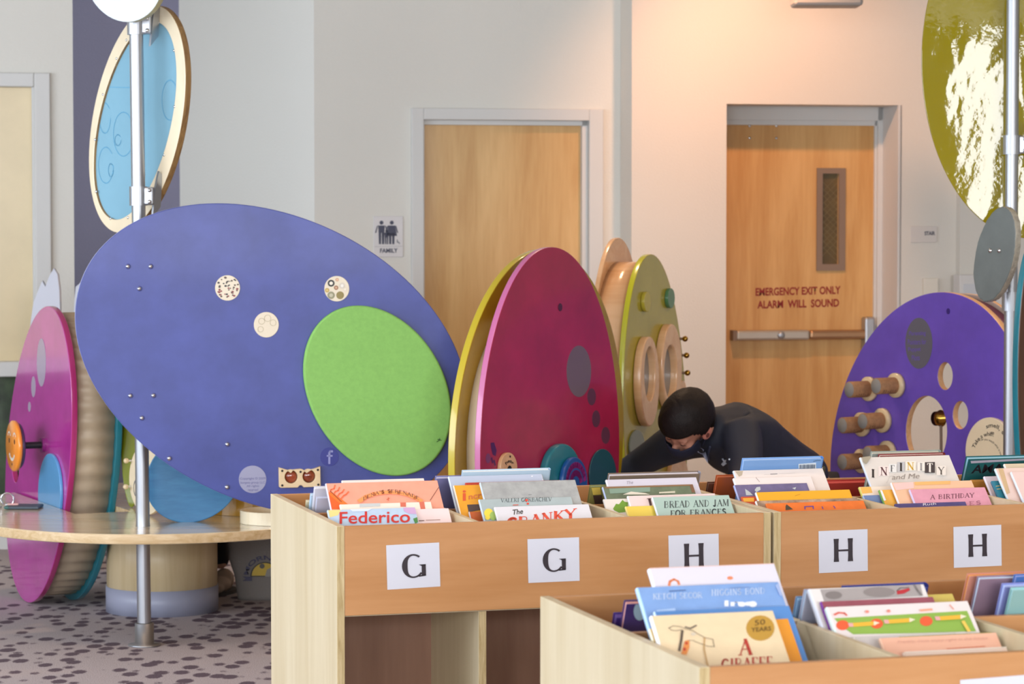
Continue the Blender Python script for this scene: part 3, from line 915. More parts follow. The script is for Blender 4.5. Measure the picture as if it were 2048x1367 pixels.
# second compartment
book('G', .275, 990, 1013, 1177, '#dedfe6', 'white picture book with The in black and tall red letters below', [
    ('t', 'The', 1025, 1029.5, 1046, 1027, 10.5, '#3a332f', 0.02, .1), ('s', 'CRANKY', 1014, 1057, 1151, 1036, 19, '#e0563f', 0, .26)])
book('G', .30, 959, 998, 1142, '#aab9bb', 'grey-green picture book with the author name Valeri Gorbachev', [
    ('s', 'VALERI GORBACHEV', 1002, 1004, 1103, 1001.5, 8, '#4a5358', 0, .15), ('e', 1053, 1000, 3, 2.6, '#d94b3c'), ('e', 1055.5, 1007, 2.5, 2, '#d94b3c'), ('l', [(1026, 1010), (1036, 1009.5)], 2, '#d05a48'),
    ('e', 977, 1026, 9, 9, '#e8d44c'), ('e', 986, 1032, 7, 9, '#9cba62'), ('e', 975, 1035, 5, 5, '#e8d44c')], vary=.04, spine='#c6d8ea')
book('G', .325, 961, 964, 1150, '#a7abab', 'silver-grey speckled picture book, tallest in the second compartment', [('l', [(1057, 989), (1063, 988.6)], 1, '#666666')], vary=.14, spine='#c4d6e8')
book('G', .345, 939, 1022.5, 1080, '#c2612f', 'rust orange book low between the mustard and grey-green books', t=.008, spine='#d9d6e2')
book('G', .366, 908, 970, 1095, '#e9a430', 'mustard yellow picture book with Incr in red letters', [
    ('t', 'i', 925, 1001, 932, 1001, 21, '#d2562f', 0.02), ('t', 'ncr', 937, 999, 963, 995, 8, '#c96a3a', 0.02), ('p', [(934, 1009), (964, 1008), (964, 1019), (937, 1024)], '#4a3c3e')], vary=.06, spine='#f2ead9')
book('G', .388, 932, 964.5, 1120, '#b8402f', 'red book whose top edge peeps over the mustard yellow book')
book('G', .412, 898, 952, 1083, '#b6c3d9', 'pale blue picture book standing behind the mustard yellow book', [('e', 1064, 952, 1.5, 1.2, '#f2f2f7')], spine='#d8e4f2', lean=40)
book('G', .485, 926, 944, 1100, '#b4cbdc', 'pale blue book with a white top edge at the back of the second compartment', row=1, t=.013, spine='#a9cbe0', pages='#efeae4')
book('G', .515, 866, 957, 1010, '#7f7fae', 'lavender and navy book behind the right end of the salmon book', row=1, t=.016, spine='#363a7a', pages='#b8b9d2')
book('G', .545, 888, 985, 1000, '#6f6a66', 'dark grey book low behind the pale blue book', row=1, t=.012)

# third compartment
book('G', .275, 1305.5, 993.7, 1467.6, '#aec8bf', 'mint green picture book titled Bread and Jam for Frances', [
    ('s', 'BREAD AND JAM', 1328, 1015, 1457, 1011, 12.5, '#55605f', 0, .22), ('s', 'FOR FRANCES', 1341, 1032, 1452, 1028, 11, '#55605f', 0, .22)], spine='#dbe6f6')
book('G', .298, 1252, 1012, 1420, '#e9cf5c', 'yellow picture book low at the left of the mint green one', spine='#efdc86')
book('G', .318, 1256, 991, 1429.5, '#ecd8d6', 'pale pink picture book behind the mint green one', [('p', [(1296, 997), (1301, 997), (1304, 1010), (1299.5, 1011)], '#4a3236'), ('l', [(1294, 997), (1303, 996.6)], 1.3, '#4a3236')], spine='#ebe7ec')
book('G', .336, 1208, 997.6, 1372, '#e7e1da', 'white picture book with a green leaf at the left of the third compartment', [
    ('p', [(1226, 1017), (1232, 1007), (1238, 1008), (1245, 999), (1249, 1003), (1256, 1004), (1254, 1023), (1238, 1025), (1228, 1020)], '#6f9a35')], spine='#e6e2de')
book('G', .358, 1206, 973, 1385.6, '#6d7a62', 'green landscape picture book in a brown frame', [
    ('p', [(1207, 973), (1385, 968), (1388, 971), (1212, 976.5)], '#8a6a4c'), ('p', [(1379, 970), (1385, 969), (1391, 984), (1384, 985)], '#7d5b45'), ('p', [(1218, 977), (1300, 974), (1300, 983), (1220, 987)], '#7f9a8a'), ('p', [(1245, 989), (1262, 983), (1290, 986), (1300, 989)], '#d8d2c2'), ('p', [(1318, 984), (1350, 982), (1350, 986), (1318, 987)], '#c7c4b0')], vary=.15, spine='#b8c8ee')
book('G', .380, 1213, 958.6, 1392, '#d2d0de', 'lavender white picture book near the back of the third compartment', [('t', 'The', 1253, 968, 1266, 967, 6, '#8d8798', 0.0, .2)], spine='#eceaf2')
book('G', .470, 1219.6, 951.8, 1411, '#7a6a5c', 'brown book with a thick grey spine at the back of the third compartment', row=1, t=.017, spine='#a3a2ae', pages='#c9c7d2')
book('G', .432, 1181, 973, 1330, '#8f8a4e', 'thin yellow-brown book at the left of the third compartment', [('p', [(1183, 975), (1200, 974), (1202, 988), (1186, 989)], '#ddc35a'), ('p', [(1186, 990), (1204, 989), (1206, 1008), (1190, 1008)], '#4e3b34')], row=1, t=.01, spine='#6aa2a8', pages='#7fb4bd')
book('G', .52, 1386, 968, 1425, '#d6b23c', 'narrow yellow book at the right end of the brown book', row=1, t=.010)

# ---- right bin, first compartment
book('H', .275, 1533, 1006, 1727, '#e87a34', 'orange picture book with purple lettering at the front of the right bin', [
    ('p', [(1571, 1012), (1573, 1008), (1586, 1018), (1571, 1020)], '#4d4236'), ('l', [(1610, 1017.5), (1609.5, 1013), (1626, 1012), (1626.5, 1017)], 2.4, '#6a4a9a'), ('l', [(1644, 1013), (1646, 1017)], 2, '#6a4a9a'), ('l', [(1667, 1012), (1670, 1016)], 2, '#6a4a9a')], vary=.08)
book('H', .300, 1512.5, 1001, 1714.6, '#a98d76', 'speckled glitter picture book between the orange and gold books', vary=.45, spine='#f1f1f1')
book('H', .322, 1512.5, 983.7, 1699, '#eaae2e', 'golden yellow picture book in the right bin', [('l', [(1590, 991), (1600, 988)], 1.2, '#c98a24')], spine='#ecece8')
book('H', .345, 1471, 993, 1640, '#c9542f', 'red and yellow book low at the left of the right bin', [('p', [(1480, 996), (1508, 995), (1508, 1003), (1484, 1003)], '#e0a53c')])
book('H', .368, 1455, 969.6, 1613.6, '#71698f', 'glossy purple-grey picture book with pale leaves', [
    ('p', [(1490, 977), (1500, 984), (1506, 990), (1492, 990)], '#b9c1c4'), ('p', [(1513, 974), (1520, 973), (1521, 979), (1513, 984), (1509, 980)], '#b9c1c4'), ('p', [(1584, 976), (1592, 974), (1590, 979)], '#b9c1c4')], vary=.15, rough=.12, spine='#a6b2e0')
book('H', .392, 1467.7, 955.6, 1621.5, '#ece2df', 'white picture book with a thin dark line behind the purple-grey one', [('l', [(1511, 952.5), (1519, 963)], .9, '#8a8280')], spine='#f0f0f4')
book('H', .418, 1467.7, 940.6, 1645, '#e9dfd9', 'white picture book with a patterned corner below the blue barcode book', [
    ('p', [(1470, 942), (1486, 941), (1484, 950), (1478, 953)], '#b9ad98'), ('l', [(1541, 948), (1554, 947.3)], 1.8, '#8a8688'), ('l', [(1528, 949), (1539, 948.5)], .8, '#c9c3c0'), ('l', [(1558, 947), (1590, 945.5)], .8, '#cdc6c3')], spine='#cfd9e4')
book('H', .475, 1488, 921, 1646, '#7ba3d6', 'sky blue book showing a barcode label, tallest at the left of the right bin', [
    ('p', [(1597, 927), (1632, 924.5), (1632, 936), (1597, 936)], '#dbe4ec')] + [('l', [(1600 + 2.6 * i, 929 - .15 * i), (1600 + 2.6 * i, 936)], (1.2 if i % 3 else 1.8), '#4c586c') for i in range(12)] + [('l', [(1626, 921), (1634, 918.5), (1640, 919)], 1.6, '#55708f')], row=1, t=.016, spine='#5f93d8', pages='#9fc0ea')
book('H', .54, 1435, 954, 1600, '#a9552f', 'rust brown book with a dark edge at the far left of the right bin', row=1, t=.014, pages='#b8663f')
book('H', .575, 1417, 967, 1560, '#5a3a2e', 'dark brown book leaning low at the far left of the right bin', row=1, t=.012, pages='#6b4536')
book('H', .51, 1560, 938, 1661, '#4c4a3e', 'dark olive book at the right end of the blue barcode book', row=1, t=.012, spine='#63614e')

# second compartment
book('H', .275, 1791, 1006.7, 1930.7, '#575083', 'dark purple picture book at the front of the right bin', [('t', 'Ruth', 1846, 1011, 1872, 1009, 5, '#e2e0ea', 0.0)], vary=.12, rough=.12)
book('H', .298, 1820, 978, 1973, '#e0a0b4', 'pink picture book titled A Birthday', [
    ('s', 'A BIRTHDAY', 1861, 998, 1948, 994, 8.5, '#7b4a5c', 0, .18), ('s', 'ES', 1938, 1010, 1962, 1008, 7, '#a5677a', 0, .15)], rough=.1, spine='#cdc3e6', vary=.05)
book('H', .320, 1783, 964.5, 1943, '#eec3a0', 'peach picture book behind the pink birthday book', [('p', [(1785, 966), (1826, 963), (1828, 976), (1792, 980)], '#eec7c2'), ('p', [(1828, 962), (1900, 959), (1900, 968), (1830, 970)], '#eab772')], rough=.12, spine='#e6e8f4')
book('H', .342, 1759, 979, 1905, '#e8b04a', 'amber picture book with a green and white spine', [('p', [(1760, 980), (1764, 980), (1772, 1000), (1766, 1001)], '#dfe8ee')], spine='#6ba04a')
book('H', .362, 1727, 990, 1880, '#7189b8', 'small slate blue book low in the second compartment', spine='#a5bfe4')
book('H', .382, 1719, 973, 1870, '#eee2d2', 'cream book with a yellow edge band behind the amber book', [('p', [(1720, 974), (1741, 973), (1745, 985), (1724, 987)], '#e9b75a')], spine='#d8d26a')
_inf = []
for ch, x, y, w, h, c, bg in (('I', 1742, 954, 8, 15, '#2c2a2c', '#d9d4ce'), ('N', 1761, 950, 13, 15, '#5a3a44', '#e9dcd9'), ('F', 1781, 943, 8, 12, '#5f6266', '#dfe2e2'), ('I', 1798, 942, 7, 15, '#26262a', '#b9bcc0'), ('N', 1814, 940, 13, 14, '#c9a43e', '#e9e6dc'), ('I', 1838, 941, 7, 13, '#9a9a9c', '#e9e6e0'), ('T', 1853, 945, 12, 17, '#e9e6e0', '#38343a'), ('Y', 1876, 950, 11, 14, '#5f5a58', '#e6e1da')):
    _inf.append(('p', [(x - 4, y + 2), (x + w + 4, y + 1.5), (x + w + 4, y - h - 3), (x - 4, y - h - 2.5)], bg)); _inf.append(('s', ch, x, y, x + w, y - .3, h, c, 0, .22))
book('H', .415, 1721, 914, 1898, '#dedad4', 'white picture book titled Infinity in cut-out letters', _inf + [
    ('t', 'and Me', 1783, 961, 1838, 958, 10, '#8b8580', 0, .15), ('p', [(1723, 916), (1739, 913), (1741, 917), (1731, 930), (1726, 926)], '#a09a88'), ('l', [(1772, 968), (1778, 956), (1790, 950), (1800, 952)], .8, '#c3bfba')], lean=42, spine='#d6e2f4')
book('H', .505, 1745, 907, 1901, '#98a49c', 'grey-green book whose top edge shows above the Infinity book', row=1, t=.014, pages='#c9c4b4')
book('H', .475, 1760, 911.5, 1921.7, '#8a3a3a', 'maroon book behind the Infinity book', row=1, t=.012, spine='#7a2f30')
book('H', .445, 1775, 931, 1936, '#dbb27c', 'tan book with ink drawings at the right of the Infinity book', [('l', [(1912, 941), (1934, 926)], .9, '#8d7aa0'), ('l', [(1903, 953), (1910, 948), (1907, 957)], 1.2, '#5a5040'), ('l', [(1913, 941), (1920, 958)], .9, '#a08a68')], row=1)
book('H', .545, 1653, 966.5, 1745, '#b23a34', 'red book lying low between the blue barcode book and the Infinity book', row=1, t=.020, spine='#a83230', pages='#c04a42')

# third compartment
book('H', .31, 2023, 943, 2190, '#ecd3cd', 'pale pink picture book cut by the right edge of the photo', spine='#d7e4f4')
book('H', .335, 1991, 936, 2170, '#ead2c8', 'light rose picture book with a tan strip at the right edge', [('p', [(1996, 937), (2006, 936.6), (2020, 985), (2012, 988)], '#cdb28a')], spine='#cfe2ee')
book('H', .365, 2009, 927, 2175, '#d8c9ae', 'cream book standing behind the light rose book at the right edge', spine='#e4e4e0')
book('H', .345, 1984, 961, 2100, '#2f7d92', 'teal book low at the left of the third compartment', [('l', [(1992, 972), (2000, 971)], 1.5, '#d9b86a'), ('l', [(1994, 978), (2003, 977)], 1.5, '#d9b86a')], spine='#2d6f8a')
book('H', .385, 1969, 952, 2090, '#d6cfdc', 'lilac white book between the tan and teal books', spine='#e9e4f2')
book('H', .50, 1937, 918, 2110, '#1f5a5c', 'dark teal book with big black letters AMA', [('p', [(1941, 921), (2100, 912), (2100, 917), (1942, 926)], '#a9a2b0'), ('t', 'AMA', 1942, 946, 2004, 943.5, 17, '#1d1822', .015, .25)], row=1, t=.018, lean=26, spine='#1f5a5c', pages='#8fc4d8')
book('H', .455, 1943, 962, 2060, '#d99a4a', 'orange book low between the tan and lilac white books', row=1, t=.009)

# ---- nearest bin, first compartment
book('F', .315, 1291, 1231, 1546.7, '#e6d0aa', 'cream picture book with a sketched giraffe and a gold 50 years seal', [
    ('e', 1520.5, 1255.5, 28.5, 25.5, '#b98f3a'), ('t', '50', 1509, 1251, 1530, 1248.5, 11, '#5c4520', 0.01), ('t', 'YEARS', 1502, 1264, 1542, 1261, 9, '#5c4520', 0.015),
    ('s', 'A', 1479, 1310, 1502, 1308, 30, '#b33a30', 0, .24), ('s', 'GIRAFFE', 1443, 1341, 1545, 1335, 22, '#b33a30', 0, .2),
    ('l', [(1337, 1256), (1346, 1252), (1358, 1253), (1371, 1258)], 1.2, '#55504a'), ('l', [(1337, 1256), (1343, 1261), (1352, 1262), (1362, 1260)], 1.2, '#55504a'),
    ('l', [(1371, 1258), (1385, 1262), (1398, 1270), (1410, 1276), (1425, 1279), (1428, 1294), (1415, 1293), (1404, 1289), (1388, 1283)], 1.2, '#55504a'), ('e', 1386, 1269, 5, 3.4, '#cfc3ae'),
    ('l', [(1364, 1262), (1362, 1280), (1358, 1302)], 4.5, '#55483f'), ('l', [(1370, 1255), (1380, 1258), (1392, 1252)], 3, '#5a534d'), ('p', [(1369, 1283), (1378, 1281), (1378, 1296), (1372, 1311), (1362, 1309)], '#d98a4a'),
    ('e', 1372, 1288, 3, 3, '#b8402f'), ('e', 1368, 1300, 3, 3.4, '#b8402f'), ('l', [(1408, 1277), (1407, 1300), (1411, 1318), (1415, 1335)], 2, '#b58a4a'), ('l', [(1388, 1283), (1376, 1283)], 1, '#55504a')], vary=.03, spine='#f4f6fb', t=.012)
book('F', .345, 1278, 1257, 1440, '#e7c25a', 'yellow book edge at the left of the giraffe book', spine='#ece2c4')
book('F', .365, 1400, 1244, 1577, '#e89a30', 'orange picture book at the right of the giraffe book', spine='#e89a30')
book('F', .388, 1310, 1222, 1579.5, '#5b8fd0', 'plain blue picture book just behind the giraffe book', [], spine='#bcd8f2')
book('F', .412, 1276, 1174, 1557, '#7fa3d8', 'blue picture book with the names Ketch Secor and Higgins Bond', [
    ('s', 'KETCH SECOR', 1306, 1198, 1404, 1195, 11, '#c9d8ec', 0, .16), ('s', 'HIGGINS BOND', 1423, 1191, 1529, 1187, 12, '#c9d8ec', 0, .16), ('l', [(1339, 1182), (1371, 1180)], 2.4, '#46608f'), ('l', [(1459, 1176), (1498, 1174)], 2, '#6a86b8'),
    ('t', 'ine', 1448, 1213, 1513, 1212, 12, '#e6ecf4', .03), ('e', 1452, 1207, 4, 5, '#e6ecf4'), ('e', 1483, 1209, 8, 5, '#e6ecf4'), ('e', 1505, 1209, 8, 6, '#e6ecf4'), ('p', [(1312, 1221), (1350, 1217), (1350, 1224), (1313, 1228)], '#a5c2e8'), ('p', [(1550, 1172), (1557, 1166), (1563, 1192), (1559, 1192)], '#9db2dc')], vary=.05, spine='#a6cdf2', t=.013)
book('F', .440, 1299.5, 1136, 1549, '#dcd9e6', 'white picture book with orange letters, tallest in the nearest bin', [
    ('l', [(1338, 1170), (1340, 1162), (1348, 1158), (1356, 1162), (1358, 1168)], 5, '#e0865a'), ('e', 1460, 1155.5, 6, 3.6, '#e08a62'), ('l', [(1300, 1136.5), (1548, 1127)], 1.4, '#e8c2b4')], spine='#e9eef8', t=.012)
book('F', .560, 1253, 1208, 1500, '#4a3a78', 'dark purple book with a salmon edge at the far left of the nearest bin', [('e', 1279, 1222, 12, 18, '#a9c6d6')], row=1, t=.016, pages='#e2a59a', spine='#4a3a78')
book('F', .61, 1233, 1235, 1480, '#46307a', 'violet book leaning low at the far left of the nearest bin', row=1, t=.020, pages='#5b4288')

# second compartment
book('F', .305, 1808, 1303.5, 2050, '#ecd5c4', 'pale cream book at the very front of the second compartment', [('l', [(1810, 1304), (2040, 1291)], 2, '#f4ece0')])
book('F', .33, 1761, 1275, 2008, '#efb99e', 'peach picture book with faint lettering', [
    ('t', 'Frankly, must enjoy right in the house', 1795, 1288, 1975, 1280, 8, '#d09a88', 0, .15), ('l', [(1893, 1297), (1970, 1292)], 1.6, '#c96a4a'), ('p', [(1752, 1276), (1758, 1280), (1762, 1287), (1750, 1284)], '#4a4a9a')], spine='#f0c4a8')
book('F', .355, 1800, 1272, 2022, '#9a9a3a', 'olive green book at the right of the peach book', spine='#9a9a3a')
book('F', .378, 1708, 1272.5, 1912.6, '#cfc8c4', 'grey-white book between the peach and the green pencil books', spine='#ece6da')
_pen = [('p', [(1668, 1236), (1934, 1221), (1952, 1262), (1820, 1266), (1706, 1268), (1682, 1252)], '#8db04e')]
for cx, cy in ((1685, 1250), (1753, 1247), (1852, 1242)): _pen.append(('e', cx, cy, 13, 10, '#e0603a'))
for x0, y0 in ((1703, 1250), (1774, 1244), (1876, 1238)):
    _pen += [('l', [(x0, y0), (x0 + 44, y0 - 3)], 9, '#eab23c'), ('l', [(x0 - 4, y0), (x0, y0)], 9, '#e2a6a4'), ('p', [(x0 + 44, y0 - 7.5), (x0 + 56, y0 - 4), (x0 + 44, y0 + 1.5)], '#e9dcc0')]
book('F', .402, 1655, 1213, 1936.5, '#e6dcda', 'white picture book with a green band of yellow pencils and red apples', _pen + [
    ('l', [(1668, 1231), (1676, 1227), (1688, 1228), (1692, 1232)], 4, '#dc6a5a'), ('e', 1733, 1225, 4, 3, '#e08a7a'), ('e', 1776, 1224, 4, 3, '#e08a7a'), ('l', [(1840, 1223), (1862, 1221)], 5, '#eaa284'), ('l', [(1898, 1212), (1906, 1221)], 2, '#e08060'), ('l', [(1925, 1246), (1936, 1264)], 7, '#e8c45a')], spine='#dff0ee', t=.013)
book('F', .428, 1643, 1202, 1867, '#95505c', 'dusty maroon picture book behind the pencil book', rough=.14, spine='#7a3a9a', vary=.06)
book('F', .452, 1617, 1177, 1848, '#e4dfdc', 'white-bordered picture book with a grey photo and a red splash', [
    ('p', [(1640, 1178.5), (1840, 1167), (1846, 1191), (1648, 1202)], '#a39c9a'), ('e', 1667, 1190, 17, 8, '#7f7876'), ('e', 1758, 1184, 32, 10, '#8a8280'), ('p', [(1793, 1182), (1818, 1176), (1820, 1180), (1808, 1187), (1794, 1189)], '#b8323a'), ('l', [(1793, 1182), (1800, 1176), (1818, 1175)], 1.6, '#4a4442'), ('l', [(1828, 1170), (1834, 1180), (1842, 1190)], 4, '#7d7674')], spine='#dfe6f6', t=.014)
book('F', .52, 1600, 1186, 1790, '#b9bdd2', 'pale blue-grey book at the left of the photo cover book', row=1, t=.014, pages='#bcd6ec')
book('F', .55, 1590, 1199, 1770, '#7fa0c4', 'steel blue book leaning low at the left of the photo cover book', row=1, t=.013, pages='#94bfe0')
book('F', .58, 1606, 1212, 1760, '#a9a044', 'lime-brown book low at the left of the photo cover book', row=1, t=.012, pages='#c9c46a')
book('F', .47, 1790, 1191, 1979, '#c9b45c', 'pale yellow book with a wide flat spine beside the maroon book', t=.014, pages='#d9cf9a', spine='#e0dca6')
book('F', .64, 1690, 1180, 1905, '#3f4a94', 'royal blue book with a rounded spine at the back of the nearest bin', row=1, t=.018, pages='#39408a', spine='#39408a')
# third compartment
book('F', .60, 1939, 1152, 2200, '#c98a78', 'mauve-brown book with an orange edge at the right end of the nearest bin', row=1, t=.012, pages='#e8a24a')
book('F', .57, 1960, 1158.5, 2200, '#8f7684', 'dusky mauve book behind the blue books at the right edge', row=1, t=.014, pages='#c3d4ea')
book('F', .53, 2010, 1174, 2200, '#7f86c0', 'periwinkle blue book in the right corner of the nearest bin', row=1, t=.016, pages='#aebfec')
book('F', .55, 2033, 1153.5, 2200, '#4a6fae', 'deep blue book cut by the right edge above the periwinkle one', row=1, t=.012, pages='#9aa4d8')
book('F', .505, 2026, 1180, 2190, '#8fb9b8', 'sea green book rightmost in the nearest bin', row=1, t=.012, pages='#aedde4')
book('F', .66, 1978, 1202, 2180, '#a8322e', 'red book lying low at the right of the pale yellow book', row=1, t=.014, pages='#b8413a')

# set every book into its trough: front row leans away, back row leans towards the viewer
_rows = {}
for a, k in BOOKS:
    B = BINS[a[0]]
    row = k.get('row', 0)
    fr = B.fr(B.mid * (0.75 if row == 0 else 1.2))
    c = B.comp(fr.uv(a[2], a[3])[0] + 0.06)
    _rows.setdefault((a[0], row, c), []).append((a, k))
for (bn, row, c), L in sorted(_rows.items(), key=lambda q: q[0][1]):
    B = BINS[bn]
    L.sort(key=lambda q: q[0][1])
    cs = math.cos(R(LEAN[row]))
    need = [q[1].get('t', 0.009) / cs + 0.0035 for q in L]
    if row == 0:
        a0, a1 = (0.262 if bn == 'F' else 0.197), B.mid - 0.012
    else:
        a0, a1 = B.mid + 0.024, B.depth - 0.016 - 0.14 * math.tan(R(LEAN[1])) - 0.012
        for d9, zt_ in TOPS.get((bn, c), []):          # stay clear of tall front-row books that reach over the middle panel
            a0 = max(a0, d9 + 0.012 + max(0, zt_ - ZT) * (math.tan(R(LEAN[0])) + math.tan(R(LEAN[1]))))
    slack = max(0.0, min(0.012, (a1 - a0 - sum(need)) / len(L)))
    pos = a0
    for (a, k), nd in zip(L, need):
        make_book(a[0], pos, *a[2:], **k)
        if row == 0:
            v = B.w * math.sin(R(LEAN[0])) + Vector((0, 0, math.cos(R(LEAN[0]))))
            q = Frame(B.O + B.w * pos + Vector((0, 0, ZT)), B.u, v).uv(a[2], a[3])
            TOPS.setdefault((bn, c), []).append((pos, ZT + q[1] * math.cos(R(LEAN[0]))))
        pos += nd + slack

# ------------------------------------------------------------------ helpers for the play panels


def disc(name, fr, cx, cy, rx, ry, t, z, m, parent, ang=0, mrim=None, holes=(), bev=0.002, n=48):
    """round plate fixed on a panel's face: outline in photo pixels on the frame, from z to z+t"""
    return panel(name, fr.ell(cx, cy, rx, ry, ang, n), t, z + t, m, parent, mrim, holes, min(bev, t / 3))


def band(name, P, z0, z1, m, parent, rip=0.0, nrip=40, hollow=None):
    """curved body between two boards: a closed wall along a scaled outline"""
    cx = sum(p[0] for p in P) / len(P); cy = sum(p[1] for p in P) / len(P)
    n = len(P) * 4
    b = MB()
    O = []
    for i in range(n):
        f = i / 4; k = int(f); t = f - k
        p, q = P[k], P[(k + 1) % len(P)]
        x, y = p[0] * (1 - t) + q[0] * t, p[1] * (1 - t) + q[1] * t
        r = 1 + rip * math.cos(nrip * 2 * math.pi * i / n)
        O.append((cx + (x - cx) * r, cy + (y - cy) * r))
    I = scaled(O, 0.955)
    rows = []
    for z, Q in ((z0, O), (z1, O), (z1, I), (z0, I)):
        rows.append([b.bm.verts.new((p[0], p[1], z)) for p in Q])
    for a in range(4):
        A, C = rows[a], rows[(a + 1) % 4]
        for i in range(n):
            b.bm.faces.new((A[i], A[(i + 1) % n], C[(i + 1) % n], C[i]))
    b._fin([v for r in rows for v in r], m, None, True)
    return b.build(name, parent)


def arc_text(mb, fr, txt, cx, cy, rx, ry, a0, a1, h, m, z, bold=0.02):
    """letters along an arc of an ellipse given in photo pixels (angles clockwise from 3 o'clock, in degrees)"""
    me = text_mesh(txt, bold)
    xs = [v.co.x for v in me.vertices]; ys = [v.co.y for v in me.vertices]
    a, w, c, hh = min(xs), max(xs) - min(xs), min(ys), max(ys) - min(ys)
    for v in me.vertices:
        s, t = (v.co.x - a) / w, (v.co.y - c) / hh
        th = R(a0 + (a1 - a0) * s); k = 1 + h * t / max(ry, 1)
        p = fr.uv(cx + rx * k * math.cos(th), cy + ry * k * math.sin(th)); v.co = Vector((p[0], p[1], z))
    mb.mesh(me, m); bpy.data.meshes.remove(me)


def shadow_free(name, fr, P, m, z, parent):
    b = MB(); b.poly([(*fr.uv(*p), z) for p in P], m); return b.build(name, parent)


# ------------------------------------------------------------------ round table
TZ, TT = 0.455, 0.038
TC = (-1.38, 11.08)
tb = thing('kidney_table', 'low birch table with a rounded front edge on a drum pedestal', 'table', Matrix.Translation((TC[0], TC[1], 0)))
ol = [(0.86 * math.cos(2 * math.pi * i / 120), 1.03 * math.sin(2 * math.pi * i / 120)) for i in range(120)]
b = MB(); M_PLYE = wood('ply_edge', '#dcc49c', '#c0a070', 'x', 0.5, 3.0)
top_ = panel('tabletop', ol, TT, TZ, M_TABLE, tb, M_PLYE, bev=0.004)
DC = (-1.45 - TC[0], 11.28 - TC[1])
X = Matrix.Translation((DC[0], DC[1], 0))
ped = MB().lathe([(0.0001, 0.002), (0.228, 0.002), (0.228, TZ - TT), (0.0001, TZ - TT)], wood('drum_ply', '#d6c29c', '#c4ad82', 'z', 0.45, 0.7), X, 56, smooth=False).build('pedestal', tb)
for f in ped.data.polygons: f.use_smooth = abs(f.normal.z) < .5
MB().lathe([(0.229, 0.0), (0.232, 0.0), (0.232, 0.105), (0.229, 0.105)], mat('vinyl_base', '#9da0b4', 0.4), X, 56).build('base_band', ped)

# ------------------------------------------------------------------ left pole with its discs
PF = atZ(289, 1290, 0.0)
PT = atY(271.6, 0, PF.y)
pd = (PT - PF) / (PT.z - PF.z)
def onpole(z, base=PF, dd=pd): return base + dd * z
po = thing('display_pole', 'aluminium pole through the low table carrying a white-framed sky blue oval', 'pole', Matrix.Translation(PF))
IT = Matrix.Identity(4)
MB().cyl(PF + pd * 0.004, onpole(HGT - 0.002), 0.0262, M_STEEL, 28).build('post', po, IT)
MB().lathe([(0.0001, 0), (0.062, 0), (0.062, 0.006), (0.036, 0.009), (0.036, 0.085), (0.029, 0.088)], M_STEEL, Matrix.Translation(PF), 28).build('floor_flange', po, IT)
MB().cyl(onpole(TZ - TT - 0.022), onpole(TZ - TT - 0.002), 0.033, M_STEEL, 28).build('collar', po, IT)
def clamp(zc, base, dd, parent, blade=1):
    c = base + dd * zc
    b = MB(); b.cyl(base + dd * (zc - 0.036), base + dd * (zc + 0.036), 0.034, M_STEEL, 28)
    b.box(c.x + 0.02, c.x + 0.058, c.y - 0.022, c.y + 0.03, zc - 0.034, zc + 0.034, M_STEEL, bev=0.006)
    b.prism([(-0.03, -0.09), (0.02, -0.05), (0.03, 0.07), (0.012, 0.085), (-0.012, 0.02)], -0.004, 0.004, M_STEEL, Matrix.Translation((c.x + 0.066, c.y + 0.02, zc + 0.01)) @ Euler((R(90), 0, R(60))).to_matrix().to_4x4())
    k = b.build('clamp', parent, IT)
    for s in (-1, 1): MB().sph((c.x + 0.045, c.y - 0.025, zc + s * 0.022), 0.008, M_CHROME).build('clamp_screw', k, IT)
for py in (52, 392):
    zc = CAM_H - (py - 436) * PF.y / F
    clamp(zc, PF, pd, po)
fr = frame(274, 238, PF.y + 0.15, -45)
outo, inn = fr.ell(274, 238.2, 230.4, 88.9, -79.7), fr.ell(269.6, 241.3, 201.7, 71.9, -77.5)
ov = panel('oval_frame', outo, 0.03, 0.0, M_CREAM, po, wood('ply_edge_dark', '#a98554', '#7d5c36', 'y', .5, 3), [inn], mw=fr.M)
b = MB(); M_CYAN = mat('cyan_acrylic', '#86b4c8', 0.25, spec=0.25, vary=0.04, vscale=3)
pane = panel('cyan_pane', scaled(inn, 1.02), 0.006, -0.012, M_CYAN, po, mw=fr.M)
b = MB(); M_ETCH = flat('#6aaccd', 0.3)
for cx, cy, rx, ry in ((242, 268, 20, 44), (205, 236, 11, 30), (207, 330, 15, 36), (231, 280, 6, 11), (217, 340, 5, 13), (335, 200, 16, 40)):
    P = [fr.uv(cx + rx * math.cos(2 * math.pi * i / 36), cy + ry * math.sin(2 * math.pi * i / 36)) for i in range(33)]
    b.line(P, 0.004, M_ETCH, -0.0112)
b.line([fr.uv(212, 174), fr.uv(262, 175)], 0.003, M_ETCH, -0.0112)
b.build('etched_swirls', pane, fr.M)
for px, py in ((318, 45), (253, 80), (233, 117), (206, 189), (190, 279), (192, 383), (221, 437), (256, 435), (348, 101), (349, 213), (328, 310)):
    u, v = fr.uv(px, py); MB().sph((u, v, 0), 0.0055, M_CHROME, sc=(1, 1, .7), seg=10).build('screw', po, fr.M)
MB().cyl(onpole(2.36), Vector(fr.M @ Vector((0.0, 0.36, -0.03))), 0.012, M_STEEL).cyl(onpole(1.72), Vector(fr.M @ Vector((0.01, -0.33, -0.03))), 0.012, M_STEEL).build('bracket_rod', po, IT)
fr = frame(246, -58, PF.y - 0.10, -28)
dsk = disc('white_disc', fr, 246, -58, 103, 80, 0.03, -0.03, mat('frosted_white', '#d8e2e6', 0.35, vary=.04, vscale=8), po, 78, flat('#b8b48c', 0.4))
